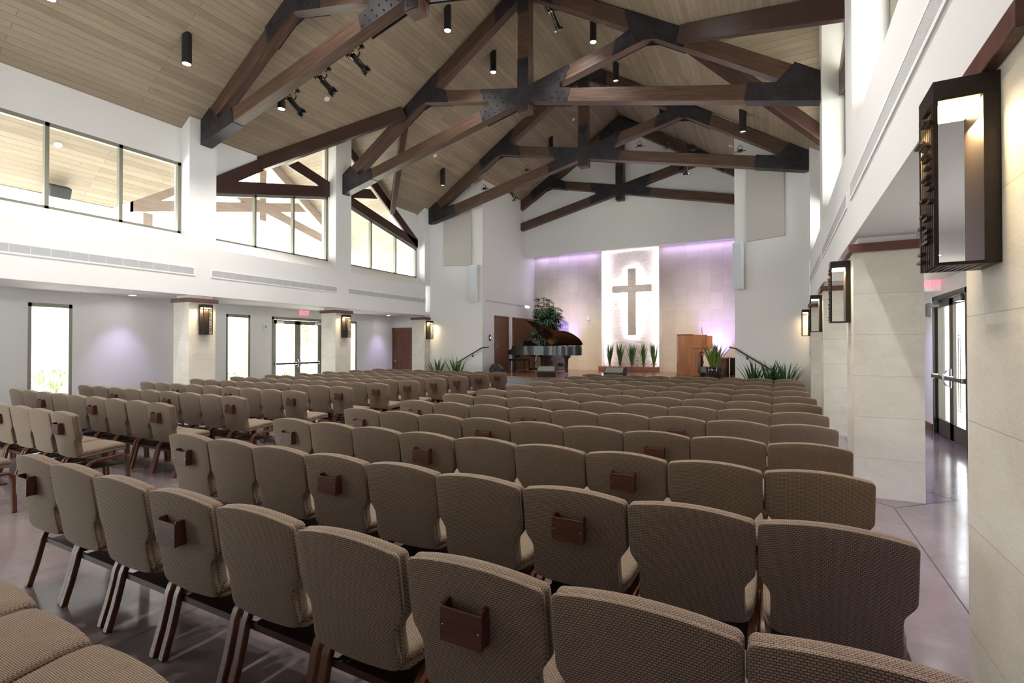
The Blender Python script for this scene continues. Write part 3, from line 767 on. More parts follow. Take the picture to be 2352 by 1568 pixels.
# share mesh data between every copy
used = {True: False, False: False}
def place_chair(x, y, rz, pocket, label, group, sx=1):
    if not used[pocket]: o = protos[pocket]; used[pocket] = True
    else: o = copy_tree(protos[pocket])
    o.location = (x, y, 0); o.rotation_euler = (0, 0, rz); o.scale = (sx, 1, 1); o['label'] = label; o['group'] = group
RROWS = [.40, 1.325, 2.25, 3.19, 4.10, 5.07, 6.00, 6.95, 7.93, 8.92, 9.90, 10.93, 12.0]
LROWS = [1.45, 2.40, 3.34, 4.28, 5.26, 6.22, 7.12, 8.0, 8.9, 9.78, 10.75, 11.7]
EDGES = {1: [.44, -.075, -.602, -1.147, -1.70, -2.262, -2.797, -3.357, -3.93, -4.41]}
for blk, rows in (('right', RROWS), ('left', LROWS)):
    for ri, y in enumerate(rows):
        fromstage = len(rows)-1-ri
        for k in range(9):
            if blk == 'right':
                if ri in EDGES: x = (EDGES[ri][k]+EDGES[ri][k+1])/2
                elif ri >= 9: x = .153 if k == 0 else -.112-(k-.5)*.5395
                else:
                    e0 = .44 if ri < 9 else .42
                    x = (.18 if ri < 9 else .155) if k == 0 else (-.085-(k-.5)*.5395)
                aisle = 8-k; pocket = k in (2, 5, 8)
            else:
                x = -6.46-(k+.5)*.534; aisle = k; pocket = k in (0, 3, 6)
            if blk == 'right' and ri == 0 and k < 4: continue
            jit = random.uniform(-.012, .012); rz = random.uniform(-.006, .006)
            if blk == 'right' and k == 0: jit += .0
            yy = y + jit + (.010*((k-4)/4)**2 if blk == 'right' and ri < 3 else 0)
            if not any(in_view((x+dx, yy+dy, dz), 10) for dx in (-.26, .26) for dy in (-.02, .54) for dz in (.02, .45, .9)): continue
            lab = 'brown woven chair %s, %s from centre aisle, %s row from stage, %s block' % ('with card pocket' if pocket else 'without pocket', ORD[aisle], ORD[fromstage], blk)
            place_chair(x, yy, rz, pocket, lab, 'brown woven chairs of the %s block' % blk, .97 if ri in EDGES else (.985 if blk == 'left' else .995))

# ================================================================== LIGHT FITTINGS
def cyl_proto():
    t = thing('cylinder_downlight', (0, 0, 0), 'x', 'ceiling light', group='black cylinder downlights under the sloped ceiling')
    b = MB(); n = 28; r = .085; vs = []
    return t
def cylinder(x, y, lit, label, power=170):
    """black cylinder hung from the slope, top cut to the slope, open end downward"""
    zt = roof_z(x); L_ = .55; r = .088; seg = 28
    t = thing('cylinder_downlight', (x, y, zt-L_), label, 'ceiling light', group='black cylinder downlights under the sloped ceiling')
    vs = []
    for ring in ('o0', 'o1', 'i1', 'i0'):
        for k in range(seg):
            a = 2*PI*k/seg; cx, cy = math.cos(a), math.sin(a)
            rr = r if ring[0] == 'o' else r-.012
            zz = {'o1': roof_z(x+rr*cx)-(zt-L_)+.01, 'o0': 0, 'i0': 0, 'i1': .075}[ring]
            if ring == 'o1': pass
            vs.append((rr*cx, rr*cy, zz))
    fs = []
    order = [1, 0, 3, 2]
    for a, b in ((1, 0), (0, 3), (3, 2)):
        fs += [(a*seg+k, a*seg+(k+1) % seg, b*seg+(k+1) % seg, b*seg+k) for k in range(seg)]
    b = MB(); b.add(vs, fs, True); b.build('housing', 'satin_black', t)
    g = MB(); g.lathe([(.0005, .010), (.05, .014), (.075, .024)], seg=20); g.build('lamp', 'lamp_glow' if lit else 'lamp_off', t)
    if power:
        l = light('downlight_beam', 'SPOT', (x, y, zt-L_-.02), power, (1, .96, .92), to=(x, y, 0), spot_size=R(95), spot_blend=.7, shadow_soft_size=.07)
    return t
CYL = [(-10.3, 3.52, 1, 'lit cylinder downlight cut by the left top of the photo'), (-10.3, 5.62, 1, 'lit cylinder downlight left of the nearest truss, above the strip window'),
       (-10.3, 7.75, 1, 'lit cylinder downlight just behind the nearest truss, beside the spotlights'), (-10.29, 14.12, 0, 'dark cylinder downlight low on the left slope, before the third truss'),
       (-7.08, 9.9, 1, 'lit cylinder downlight high on the left slope, in front of the second truss'), (-7.05, 12.05, 1, 'lit cylinder downlight behind the second truss, left of its king post'),
       (-4.15, 12.12, 1, 'lit cylinder downlight behind the second truss, right of its king post'), (-4.2, 14.28, 0, 'dark cylinder downlight right of the third truss ridge'),
       (-4.12, 10.0, 1, 'lit cylinder downlight at the top edge, near the ridge'), (-.82, 14.25, 0, 'dark cylinder downlight low on the right slope above the second truss'),
       (-7.6, 17.3, 0, 'dark cylinder downlight left of the third truss king post'), (-3.32, 16.47, 0, 'dark short cylinder downlight right of the third truss king post')]
for gx in (-10.3, -7.05, -4.15, -.82):
    for gy in (1.4, 3.52, 5.62, 7.75, 9.9, 12.1):
        if not in_view((gx, gy, roof_z(gx)-.3), 150) and not any(abs(gx-c[0]) < .3 and abs(gy-c[1]) < .5 for c in CYL):
            light('downlight_beam', 'SPOT', (gx, gy, roof_z(gx)-.57), 230 if gy > 2 else 90, (1, .96, .92), to=(gx, gy, 0), spot_size=R(95), spot_blend=.7, shadow_soft_size=.07)
for x, y, lit, lb in CYL: cylinder(x, y, lit, lb, 230 if lit else 0)

# theatre spotlights
def ers_proto():
    t = thing('theatre_spotlight', (0, 0, 0), 'x', 'spotlight', group='black theatre spotlights on the trusses')
    ax = (1, 0, 0)
    b = MB(); b.lathe([(.03, -.20), (.075, -.18), (.088, -.12), (.088, -.02), (.066, .02), (.060, .20), (.060, .30)], seg=18, axis=ax)
    for k in range(6): b.obox((-.18+.025*k, 0, 0), ((1, 0, 0), (0, 1, 0), (0, 0, 1)), (.004, .097-.001*k, .097-.001*k))
    b.build('body', 'black_lacquer', t)
    r = MB(); r.lathe([(.094, -.01), (.097, 0), (.094, .01)], seg=20, axis=ax)
    for s in (-1, 1): r.tube([(0, s*.09, 0), (0, s*.135, 0)], .008, 6)
    r.build('shutter_ring', 'brass', t)
    l = MB(); l.lathe([(.061, .28), (.068, .36), (.092, .42), (.09, .43), (.06, .37)], seg=18, axis=ax)
    for s in (-1, 1):
        l.obox((.43, s*.05, .07), ((1, 0, 0), (0, 1, 0), (0, 0, 1)), (.02, .03, .012)); l.obox((.43, s*.05, -.07), ((1, 0, 0), (0, 1, 0), (0, 0, 1)), (.02, .03, .012))
    l.build('lens_tube', 'black_lacquer', t)
    g = MB(); g.lathe([(.0005, .36), (.058, .362)], seg=16, axis=ax); g.build('lens', 'blue_gel', t)
    y = MB(); pts = [(0, -.11, 0), (0, -.12, .10), (0, -.08, .16), (0, 0, .17), (0, .08, .16), (0, .12, .10), (0, .11, 0)]
    y.sweep(pts, .03, .006, (1, 0, 0)); y.tube([(0, 0, .17), (0, 0, .24)], .012, 8); y.build('yoke', 'satin_black', t)
    c = MB(); c.box(-.03, .03, -.02, .02, .22, .30); c.tube([(-.05, 0, .27), (.05, 0, .27)], .025, 10); c.build('clamp', 'satin_black', t)
    return t
e0 = ers_proto(); first = True
def ers(x, y, z, aim, label):
    global first
    o = e0 if first else copy_tree(e0); first = False
    d = Vector(aim).normalized(); q = d.to_track_quat('X', 'Z'); o.rotation_euler = q.to_euler(); o.location = (x, y, z); o['label'] = label
ers(-9.38, 7.25, 6.97, (.75, .28, -.85), 'black theatre spotlight under the nearest truss, lowest of three')
ers(-8.43, 7.25, 7.20, (.72, .28, -.85), 'black theatre spotlight under the nearest truss, middle of three')
ers(-7.50, 7.25, 7.40, (.72, .28, -.85), 'black theatre spotlight under the nearest truss, highest of three')
ers(-8.46, 15.62, 7.22, (.15, .7, -.8), 'small black theatre spotlight behind the third truss, left chord')
ers(-2.43, 15.62, 7.16, (-.2, .8, -.6), 'small black theatre spotlight behind the third truss, right chord')
ers(-5.0, 11.4, 9.95, (.25, .6, -.8), 'black theatre spotlight at the top edge beside the king post')
for x, z, k in ((-3.75, 7.66, 'beside king post'), (-2.9, 7.46, 'mid right chord'), (-2.2, 7.28, 'past mid right chord'), (-.95, 7.0, 'near right shoe'), (-9.3, 7.19, 'near left shoe'), (-7.6, 7.57, 'left of centre plate')):
    b = MB(); b.box(-.05, .05, -.04, .04, 0, .07); b.tube([(-.07, 0, .06), (-.05, 0, .16), (0, 0, .2), (.05, 0, .14), (.06, 0, .03)], .009, 6); b.tube([(-.15, .02, .03), (.15, .02, .03)], .012, 6)
    b.build('cable_clamp', 'satin_black', loc=(x, 15.27, z+.02), label='small black cable clamp on top of third truss, '+k, category='clamp', group='cable clamps along the third truss')
# pipe carrying the three spotlights
b = MB(); b.tube([(-10.2, 7.03, 6.98), (-6.9, 7.03, 7.73)], .024, 10)
for t_ in (.1, .5, .9): b.tube([(-10.2+3.3*t_, 7.03, 6.98+.75*t_), (-10.2+3.3*t_, 6.96, 6.98+.75*t_)], .015, 8)
b.build('lighting_pipe', 'satin_black', label='thin black pipe along the back of the nearest truss, spotlights clamped to it', category='pipe')

# round white sensors on the ceiling
for x, y, g_, lb in ((-10.08, 8.89, 0, 'left slope below the spotlights'), (-10.02, 13.31, 0, 'left slope beside the low dark cylinder downlight'), (-10.26, 15.96, 0, 'left slope near the stage pier'), (-6.73, 17.4, 0, 'left slope beyond the third truss'), (-1.37, 17.54, 0, 'right slope beside the stage pier'), (.31, 10.93, 1, 'planks of the right cross gable')):
    if g_: c = (x, 11.3, GZ-GS*.32); ax = (0, -.57, -.82)
    else: c = (x, y, roof_z(x)); ax = (.545 if x < XC else -.545, 0, -.84)
    b = MB(); b.lathe([(.07, -.002), (.07, .012), (.055, .016), (.0005, .016)], (0, 0, 0), 20, ax)
    b.build('ceiling_sensor', 'white_plastic', loc=c, label='round white ceiling sensor on the '+lb, category='sensor', group='round white sensors on the plank ceiling')

# wall sconces
BARS = [(-.062, 0, 1), (-.038, .0, 1), (-.014, .0, 1), (.012, .0, 1), (.038, .0, 1), (.062, 0, 1)]
def make_sconce():
    """local: wall plane at x=0, fitting projects to -x, centred on y, z from 0 to .69"""
    t = thing('wall_sconce', (0, 0, 0), 'x', 'wall light', group='bronze wall sconces on the stone pillars')
    h = MB(); h.box(-.19, 0, -.108, .108, .615, .69); h.build('hood', 'bronze', t, bevel=.002)
    k = MB(); k.box(-.048, 0, -.108, .108, 0, .615); k.build('back_box', 'bronze', t, bevel=.002)
    g = MB(); g.box(-.165, -.052, -.09, .09, .597, .614); g.build('diffuser', 'sconce_glow', t)
    f = MB()
    for s in (-1, 1):
        f.box(-.19, -.176, s*.108-(.014 if s > 0 else 0), s*.108+(0 if s > 0 else .014), 0, .615)
        f.box(-.19, -.048, s*.108-(.010 if s > 0 else 0), s*.108+(0 if s > 0 else .010), 0, .012)
    for i in range(6): f.box(-.17+.02*i, -.162+.02*i, -.10, .10, 0, .008)
    f.build('side_frame', 'bronze', t)
    rr = random.Random(5)
    for i in range(8):
        y = -.095+.027*i; MB().box(-.188, -.180, y-.004, y+.004, 0, .62).build('vertical_bar', 'bronze', t)
    z = .03
    while z < .60:
        y0 = rr.choice((-.118, -.08, -.05, -.01, .02)); L_ = rr.choice((.05, .07, .09)); y1 = min(y0+L_, .118)
        MB().box(-.205, -.188, y0, y1, z, z+.010).build('cross_bar', 'bronze', t); z += rr.uniform(.018, .036)
    return t
sc0 = make_sconce(); first_s = True
for side, q in SIDES.items():
    for i, (a, b) in enumerate(PILL):
        if side == 'left' and i == 0: continue
        yc = (a+b)/2 + .02 if i < 3 else 15.13
        nm = {'left': {1: 'nearest left pillar', 2: 'second left pillar', 3: 'last left pillar beside the splayed wall'}, 'right': {0: 'nearest right pillar at the photo edge', 1: 'second right pillar', 2: 'third right pillar', 3: 'farthest right pillar'}}[side][i]
        lb = 'bronze sconce with lattice front on the '+nm
        if first_s: o = sc0; first_s = False
        else: o = copy_tree(sc0)
        o.location = (q['XF'], yc, 1.865 if i else 1.895); o['label'] = lb
        o.rotation_euler = (0, 0, 0 if side == 'right' else PI)
        d = -1 if side == 'right' else 1
        light('sconce_light', 'AREA', (q['XF']+d*.11, yc, 2.44), 5, (1, .72, .38), to=(q['XF']+d*.11, yc, 0), shape='RECTANGLE', size=.1, size_y=.16)

# ================================================================== WALL FITTINGS
def wall_grille(x, y0, y1, z0, z1, s, label, along='y'):
    t = thing('air_grille', (x, (y0+y1)/2, z0), label, 'grille', group='long white air grilles')
    h = z1-z0; L_ = (y1-y0)/2; n = -s
    X = lambda d0, d1: sorted((n*d0, n*d1))
    f = MB(); f.box(*X(0, .012), -L_, L_, 0, .028); f.box(*X(0, .012), -L_, L_, h-.028, h); f.box(*X(0, .012), -L_, -L_+.028, .028, h-.028); f.box(*X(0, .012), L_-.028, L_, .028, h-.028); f.build('frame', 'trim_white', t)
    b = MB(); b.box(*X(-.002, .001), -L_+.02, L_-.02, .02, h-.02); b.build('backing', 'grille_back', t)
    sl = MB(); k = max(3, int((h-.056)/.0135))
    for i in range(k):
        z = .028+(i+.5)*(h-.056)/k; sl.box(*X(.001, .010), -L_+.028, L_-.028, z-.0028, z+.0028)
    m_ = int((y1-y0)/.27)
    for i in range(1, m_): y = -L_+i*2*L_/m_; sl.box(*X(.001, .009), y-.004, y+.004, .028, h-.028)
    sl.build('slats', 'trim_white', t)
for side, q in SIDES.items():
    for (a, b, w_) in ((2.92, 6.60, 'nearest'), (6.96, 10.76, 'second'), (11.17, 15.0, 'farthest')):
        wall_grille(q['XF'], a, b, 3.20, 3.40, q['s'], 'long white air grille on the %s wall, %s of three' % (side, w_))
wall_grille(-9.94, 16.40, 19.60, 3.29, 3.42, -1, 'white air grille on the stage side wall above the wooden doors')
t = thing('glowing_slot', (-9.94, 20.05, 3.29), 'bright slot light beside the grille above the stage door', 'light'); 
b = MB(); b.box(0, .012, -.31, .31, 0, .13); b.build('frame', 'trim_white', t)
for i in range(3):
    g = MB(); g.box(.012, .016, -.28+.14*i, -.17+.14*i, .02, .11); g.build('lit_cell', 'led_white', t)

def on_splay(side, t_, z, out=0):
    a = R(24)
    if side == 'left': c = Vector((-9.94, 16.18, 0)); d = Vector((-math.cos(a), -math.sin(a), 0)); n = Vector((math.sin(a), -math.cos(a), 0))
    else: c = Vector((-1.18, 16.35, 0)); d = Vector((math.cos(a), -math.sin(a), 0)); n = Vector((-math.sin(a), -math.cos(a), 0))
    p = c + d*t_ + n*out; return Vector((p.x, p.y, z))
for side in ('left', 'right'):
    ang = R(24) if side == 'left' else R(-24)
    tc = .95 if side == 'left' else .92
    c = on_splay(side, tc, 0, .035); zt = 6.95 if side == 'left' else 7.0
    b = MB(); b.box(-.53, .53, -.03, .03, 4.66, zt)
    b.build('acoustic_panel', 'panel_fabric', loc=(c.x, c.y, 0), rot=(0, 0, ang), bevel=.01, label='tall beige fabric acoustic panel high on the %s splayed wall' % side, category='acoustic panel')
    c = on_splay(side, .30 if side == 'left' else .18, 3.28, .12)
    t = thing('column_speaker', c, 'tall white column loudspeaker on the %s splayed wall beside the stage' % side, 'loudspeaker', rz=ang*(.4 if side == 'left' else 1.0))
    b = MB(); b.box(-.14, .14, -.09, .07, 0, 1.38); b.build('cabinet', 'white_plastic', t, bevel=.012)
    g = MB(); g.box(-.115, .115, -.102, -.0905, .03, 1.33); g.build('grille', 'speaker_cloth', t, bevel=.006)
    k = MB(); k.box(-.03, .03, .07, .12, .3, 1.1); k.tube([(0, 0, -.03), (0, 0, 0)], .02, 8); k.build('bracket', 'white_plastic', t)
    # stair handrail
    t = thing('stair_handrail', on_splay(side, 0, 0, 0), 'dark bronze stair handrail on the %s splayed wall beside the stage' % side, 'handrail')
    o0 = on_splay(side, 0, 0, 0)
    if side == 'left': P = [Vector((-9.62, 16.10, 1.56)), Vector((-9.88, 16.10, 1.555))]+[on_splay(side, u, 1.55-.55*(u/.92), .07) for u in (.05, .3, .6, .95)]
    else: P = [Vector((-1.33, 16.32, 1.57))]+[on_splay(side, u, 1.56-.58*(u/1.0), .07) for u in (.05, .4, .8, 1.1)]
    r = MB(); r.tube([p-o0 for p in P], .021, 10); r.build('rail', 'bronze', t)
    for u in ((.37, .85) if side == 'left' else (.38, .95)):
        zz = (1.55-.55*(u/.92)) if side == 'left' else 1.56-.58*u
        a_ = on_splay(side, u, zz-.02, .07)-o0; w_ = on_splay(side, u, zz-.10, 0)-o0; k = MB(); k.tube([a_, a_+Vector((0, 0, -.06)), w_], .009, 8)
        n_ = (on_splay(side, u, 0, 1)-on_splay(side, u, 0, 0)); k.lathe([(.034, 0), (.034, .01), (.02, .016)], w_, 14, n_); k.build('bracket', 'bronze', t)

def small_box(name, loc, size, m, label, cat, inner=None):
    b = MB(); sx, sy, sz = size; b.box(-sx/2, sx/2, -sy/2, sy/2, -sz/2, sz/2)
    if inner is None: return b.build(name, m, loc=loc, bevel=.004, label=label, category=cat)
    t = thing(name, loc, label, cat); b.build('cover', m, t, bevel=.004)
    i = MB(); ix, iy, iz, im, dx, dy = inner; i.box(dx-ix/2, dx+ix/2, dy-iy/2, dy+iy/2, -iz/2, iz/2); i.build('button', im, t, bevel=.002); return t
small_box('wall_panel', (-9.92, 16.71, 1.93), (.03, .11, .24), 'satin_black', 'small black control panel on stage side wall left of the door', 'control panel', (.03, .07, .06, 'screen_glow', .004, 0))
small_box('light_switch', (-9.925, 16.86, 1.63), (.02, .12, .22), 'white_plastic', 'white switch plate below the black control panel', 'switch', (.03, .03, .10, 'grille_back', .004, 0))
small_box('light_switch', (-11.705, 15.12, 1.45), (.02, .08, .12), 'white_plastic', 'white light switch on the last left pillar, under the sconce', 'switch', (.03, .03, .06, 'trim_white', .004, 0))
small_box('light_switch', (.685, 15.12, 1.42), (.02, .09, .13), 'white_plastic', 'white light switch on the farthest right pillar, under the sconce', 'switch', (.03, .03, .06, 'trim_white', -.004, 0))
small_box('thermostat', (-7.33, 20.74, 2.80), (.13, .04, .15), 'white_plastic', 'white thermostat on the stone stage wall left of the cross', 'thermostat', (.05, .05, .05, 'grille_back', .02, -.001))
small_box('fire_alarm', (-13.53, 9.65, 2.18), (.04, .13, .17), 'white_plastic', 'white fire alarm strobe on the aisle wall left of the glass doors', 'alarm', (.06, .05, .06, 'grille_back', .006, .02))
small_box('wall_speaker', (2.48, 12.05, 2.28), (.05, .16, .26), 'grille_back', 'small grey wall box on the right aisle wall beside the glass door', 'wall box', (.06, .12, .2, 'speaker_grille', -.004, 0))

# exit signs
def exit_sign(x, y, z, rz, label):
    t = thing('exit_sign', (x, y, z), label, 'exit sign', rz=rz)
    b = MB(); b.box(-.19, .19, 0, .035, -.10, .10); b.build('housing', 'exit_face', t, bevel=.004)
    c = bpy.data.curves.new('lettering', 'FONT'); c.body = 'EXIT'; c.size = .19; c.extrude = .003; c.align_x = 'CENTER'; c.align_y = 'CENTER'; c.offset = .003
    tmp = bpy.data.objects.new('tmp', c); me = bpy.data.meshes.new_from_object(tmp); bpy.data.objects.remove(tmp)
    me.name = 'lettering'; me.materials.clear(); me.materials.append(M['exit_red'])
    o = bpy.data.objects.new('lettering', me); COL.objects.link(o); o.parent = t; o.location = (0, -.004, 0); o.rotation_euler = (PI/2, 0, 0)
exit_sign(-13.55+.0, 11.06, 2.665, PI/2, 'glowing red EXIT sign above the left glass doors')
exit_sign(2.30, 11.2, 2.665, 0, 'glowing red EXIT sign above the right glass doors')

# aisle ceiling lights and sprinklers
for x, y, on, lb in ((-13.0, 5.95, 1, 'lit recessed downlight in the left aisle ceiling beside the first pillar'), (-13.0, 14.4, 1, 'lit recessed downlight in the left aisle ceiling near the wooden door'), (-12.8, 2.6, 1, 'lit recessed downlight in the left aisle ceiling beyond the photo edge'),
                     (1.85, 5.15, 0, 'recessed fitting in the right aisle ceiling before the second pillar'), (1.75, 8.2, 1, 'lit recessed downlight in the right aisle ceiling past the second pillar')):
    if not in_view((x, y, 2.76), 20): continue
    t = thing('recessed_downlight', (x, y, 2.765), lb, 'ceiling light', group='recessed lights in the aisle ceilings')
    b = MB(); b.lathe([(.095, 0), (.095, -.008), (.07, -.010), (.066, 0)], seg=24); b.build('trim_ring', 'trim_white', t)
    g = MB(); g.lathe([(.0005, -.004), (.067, -.004)], seg=20); g.build('lamp', 'can_glow' if on else 'trim_white', t)
for x, y in ((1.75, 1.2), (1.75, 4.4), (1.75, 8.2), (1.75, 11.6)):
    light('aisle_beam', 'SPOT', (x, y, 2.74), 60, (.5, .42, 1), to=(x, y, 0), spot_size=R(110), spot_blend=1, shadow_soft_size=.05)
for x, y, e in ((-13.0, 5.95, 16), (-13.0, 14.4, 16), (-13.0, 2.6, 16)):
    light('aisle_beam', 'SPOT', (x, y, 2.74), e*3, (.66, .56, 1), to=(x-.35, y, 0), spot_size=R(70), spot_blend=1, shadow_soft_size=.05)
for x, y in ((-13.1, 5.0), (-12.95, 8.95), (-12.9, 12.6)):
    b = MB(); b.lathe([(.035, 0), (.035, -.006), (.008, -.01), (.008, -.035), (.022, -.037), (.022, -.04)], seg=14)
    b.build('sprinkler', 'trim_white', loc=(x, y, 2.766), label='small white sprinkler head in the left aisle ceiling, %s' % {5.0: 'above the tall narrow window', 8.95: 'before the glass doors', 12.6: 'beyond the second pillar'}[y], category='sprinkler', group='sprinkler heads')
small_box('ceiling_sprinkler', (-5.3, 20.3, 5.64), (.05, .05, .05), 'trim_white', 'tiny white sprinkler in the soffit above the cross', 'sprinkler')

# ================================================================== STAGE
# cross standing off the niche wall
t = thing('wall_cross', (-5.46, 20.86, 2.06), 'backlit split-stone cross on the white niche wall', 'cross')
def in_cross(x, z): return abs(x) < .17 or (1.80 < z < 2.105 and abs(x) < .83)
b = MB(); b.prism([(-.165, 0), (.165, 0), (.165, 1.81), (.825, 1.81), (.825, 2.10), (.165, 2.10), (.165, 2.81), (-.165, 2.81), (-.165, 2.10), (-.825, 2.10), (-.825, 1.81), (-.165, 1.81)], -.03, .05, 'y'); b.build('body', 'split_stone', t)
b = MB(); rr = random.Random(3)
def courses(mb, x0, x1, z0, z1):
    z = z0
    while z < z1-.005:
        h = min(rr.choice((.042, .05, .058)), z1-z); x = x0-rr.random()*.15
        while x < x1:
            L_ = rr.uniform(.12, .3); a, c = max(x, x0), min(x+L_, x1)
            if c-a > .01: mb.box(a+.001, c-.001, -.045-rr.uniform(0, .018), -.03, z+.001, z+h-.0015)
            x += L_
        z += h
courses(b, -.17, .17, 0, 1.80); courses(b, -.83, .83, 1.80, 2.105); courses(b, -.17, .17, 2.105, 2.81); b.build('stone_facing', 'split_stone', t)
# concealed LED strips: behind the cross and down both sides of the niche
def strip(x0, z0, x1, z1, y, e, col, to, w_=.03, **kw):
    c = Vector(((x0+x1)/2, y, (z0+z1)/2)); L_ = math.hypot(x1-x0, z1-z0)
    o = light('led_strip', 'AREA', c, e, col, shape='RECTANGLE', size=L_, size_y=w_)
    d = Vector(to).normalized(); xax = Vector((x1-x0, 0, z1-z0)).normalized(); zax = -d; yax = zax.cross(xax)
    o.rotation_euler = Matrix((xax, yax, zax)).transposed().to_euler(); o.visible_camera = False; return o
LEDC = (.86, .82, 1)
cx = -5.46
for xx, za, zb in ((cx-.15, 2.1, 3.82), (cx+.15, 2.1, 3.82), (cx-.15, 4.2, 4.84), (cx+.15, 4.2, 4.84)):
    strip(xx, za, xx, zb, 20.93, 7*(zb-za), LEDC, (math.copysign(1, xx-cx)*.6, 1, 0))
for zz, dz in ((3.89, -1), (4.14, 1)):
    for xa, xb in ((cx-.80, cx-.18), (cx+.18, cx+.80)): strip(xa, zz, xb, zz, 20.93, 7*.62, LEDC, (0, 1, dz*.6))
strip(cx-.14, 4.85, cx+.14, 4.85, 20.93, 1.8, LEDC, (0, 1, .6)); strip(cx-.14, 2.09, cx+.14, 2.09, 20.93, 1.8, LEDC, (0, 1, -.6))
for xx, d in ((-6.745, 1), (-4.335, -1)): strip(xx, .8, xx, 5.6, 20.82, 15, LEDC, (d, .22, 0))
for xa, xb in ((-9.8, -6.9), (-4.2, -1.3)): strip(xa, 5.62, xb, 5.62, 20.55, 5, (.62, .5, 1), (0, .3, -1))

b = MB(); b.box(-6.745, -4.335, 20.30, 21.03, STZ, .755)
b.build('planter_ledge', 'planter_wood', bevel=.004, label='low wooden ledge across the niche under the five spiky plants', category='ledge')

def blade(mb, base, az, lean, L_, w_, curl=.5, n=6):
    """an arching, folded, tapering leaf"""
    p = Vector(base); el = PI/2-lean; seg = L_/n; rows = []
    for i in range(n+1):
        f = i/n; d = Vector((math.cos(az)*math.cos(el), math.sin(az)*math.cos(el), math.sin(el)))
        s_ = Vector((-math.sin(az), math.cos(az), 0)); up = s_.cross(d)
        ww = w_*(.55+.9*f if f < .35 else .865*(1-((f-.35)/.65)**1.6))+.0008
        rows.append((p+s_*ww/2+up*ww*.18*-1, p.copy(), p-s_*ww/2+up*ww*.18*-1)); p = p+d*seg; el -= curl*seg/L_*(1+f)
    vs = [v for r_ in rows for v in r_]
    fs = [q_ for i in range(n) for q_ in ((i*3, i*3+1, i*3+4, i*3+3), (i*3+1, i*3+2, i*3+5, i*3+4))]
    mb.add(vs, fs, True)
def spiky(mb, n, L_, w_, lean, r0, curl, seed):
    rr = random.Random(seed)
    for i in range(n):
        az = rr.uniform(0, 2*PI); k = rr.random()
        blade(mb, (r0*math.cos(az)*k, r0*math.sin(az)*k, rr.uniform(0, .03)), az, lean*(.15+k), L_*rr.uniform(.75, 1.05), w_*rr.uniform(.75, 1.1), curl*rr.uniform(.4, 1.2))
PL = ['leftmost', 'second from left', 'middle', 'second from right', 'rightmost']
for i, x in enumerate((-6.32, -5.88, -5.38, -4.90, -4.49)):
    t = thing('spiky_plant', (x, 20.52, .757), 'spiky green plant on the niche ledge under the cross, '+PL[i], 'plant', group='spiky plants in a row on the niche ledge')
    b = MB(); spiky(b, 34 if i in (1, 2) else 28, 1.0, .08, .23 if i == 2 else .18, .03, .15, 20+i); b.build('leaves', 'blade_green', t)
    s_ = MB(); s_.lathe([(.05, 0), (.04, .05), (.035, .10), (.02, .16)], seg=10)
    rr = random.Random(i)
    for k in range(7): a = rr.uniform(0, 2*PI); s_.tube([(0, 0, .08), (.07*math.cos(a), .07*math.sin(a), .11), (.12*math.cos(a), .12*math.sin(a), .11+rr.uniform(-.02, .05))], [.006, .006, .012], 6)
    s_.build('stem', 'planter_wood', t)
def pot(t, prof, m): b = MB(); b.lathe(prof, seg=32); b.build('pot', m, t); 
# glazed pot on the stage edge, right
t = thing('potted_plant', (-1.80, 16.65, STZ), 'large shiny black pot of bright green blades beside the organ', 'plant')
pot(t, [(.15, 0), (.19, .03), (.24, .13), (.258, .26), (.248, .34), (.27, .35), (.27, .38), (.247, .38), (.235, .34)], 'black_lacquer')
s_ = MB(); s_.lathe([(.0005, .335), (.24, .335)], seg=24); s_.build('soil', 'soil', t)
b = MB(); spiky(b, 46, .84, .08, .34, .11, .3, 77); o = b.build('leaves', 'blade_lime', t, loc=(0, 0, .33))
# floor plants by the splayed walls
for x, y, n_, sd, lb in ((-11.12, 14.95, 30, 1, 'dark spiky plant on floor at left splayed wall, nearer the pillar'), (-10.42, 15.15, 30, 2, 'dark spiky plant on floor at left splayed wall, under the handrail'),
                     (-.62, 15.3, 26, 3, 'dark spiky plant on floor at right splayed wall, leftmost of three'), (-.22, 15.25, 34, 4, 'dark spiky plant on floor at right splayed wall, middle of three'), (.12, 15.0, 28, 5, 'dark spiky plant on floor at right splayed wall, rightmost of three')):
    t = thing('floor_plant', (x, y, 0), lb, 'plant', group='spiky plants on the floor beside the stage')
    pot(t, [(.12, 0), (.17, .06), (.20, .30), (.21, .34), (.19, .34), (.18, .30)], 'black_lacquer')
    b = MB(); spiky(b, n_, .95, .075, .36, .10, .34, sd); b.build('leaves', 'blade_dark' if x > -1 else 'blade_green', t, loc=(0, 0, .30))

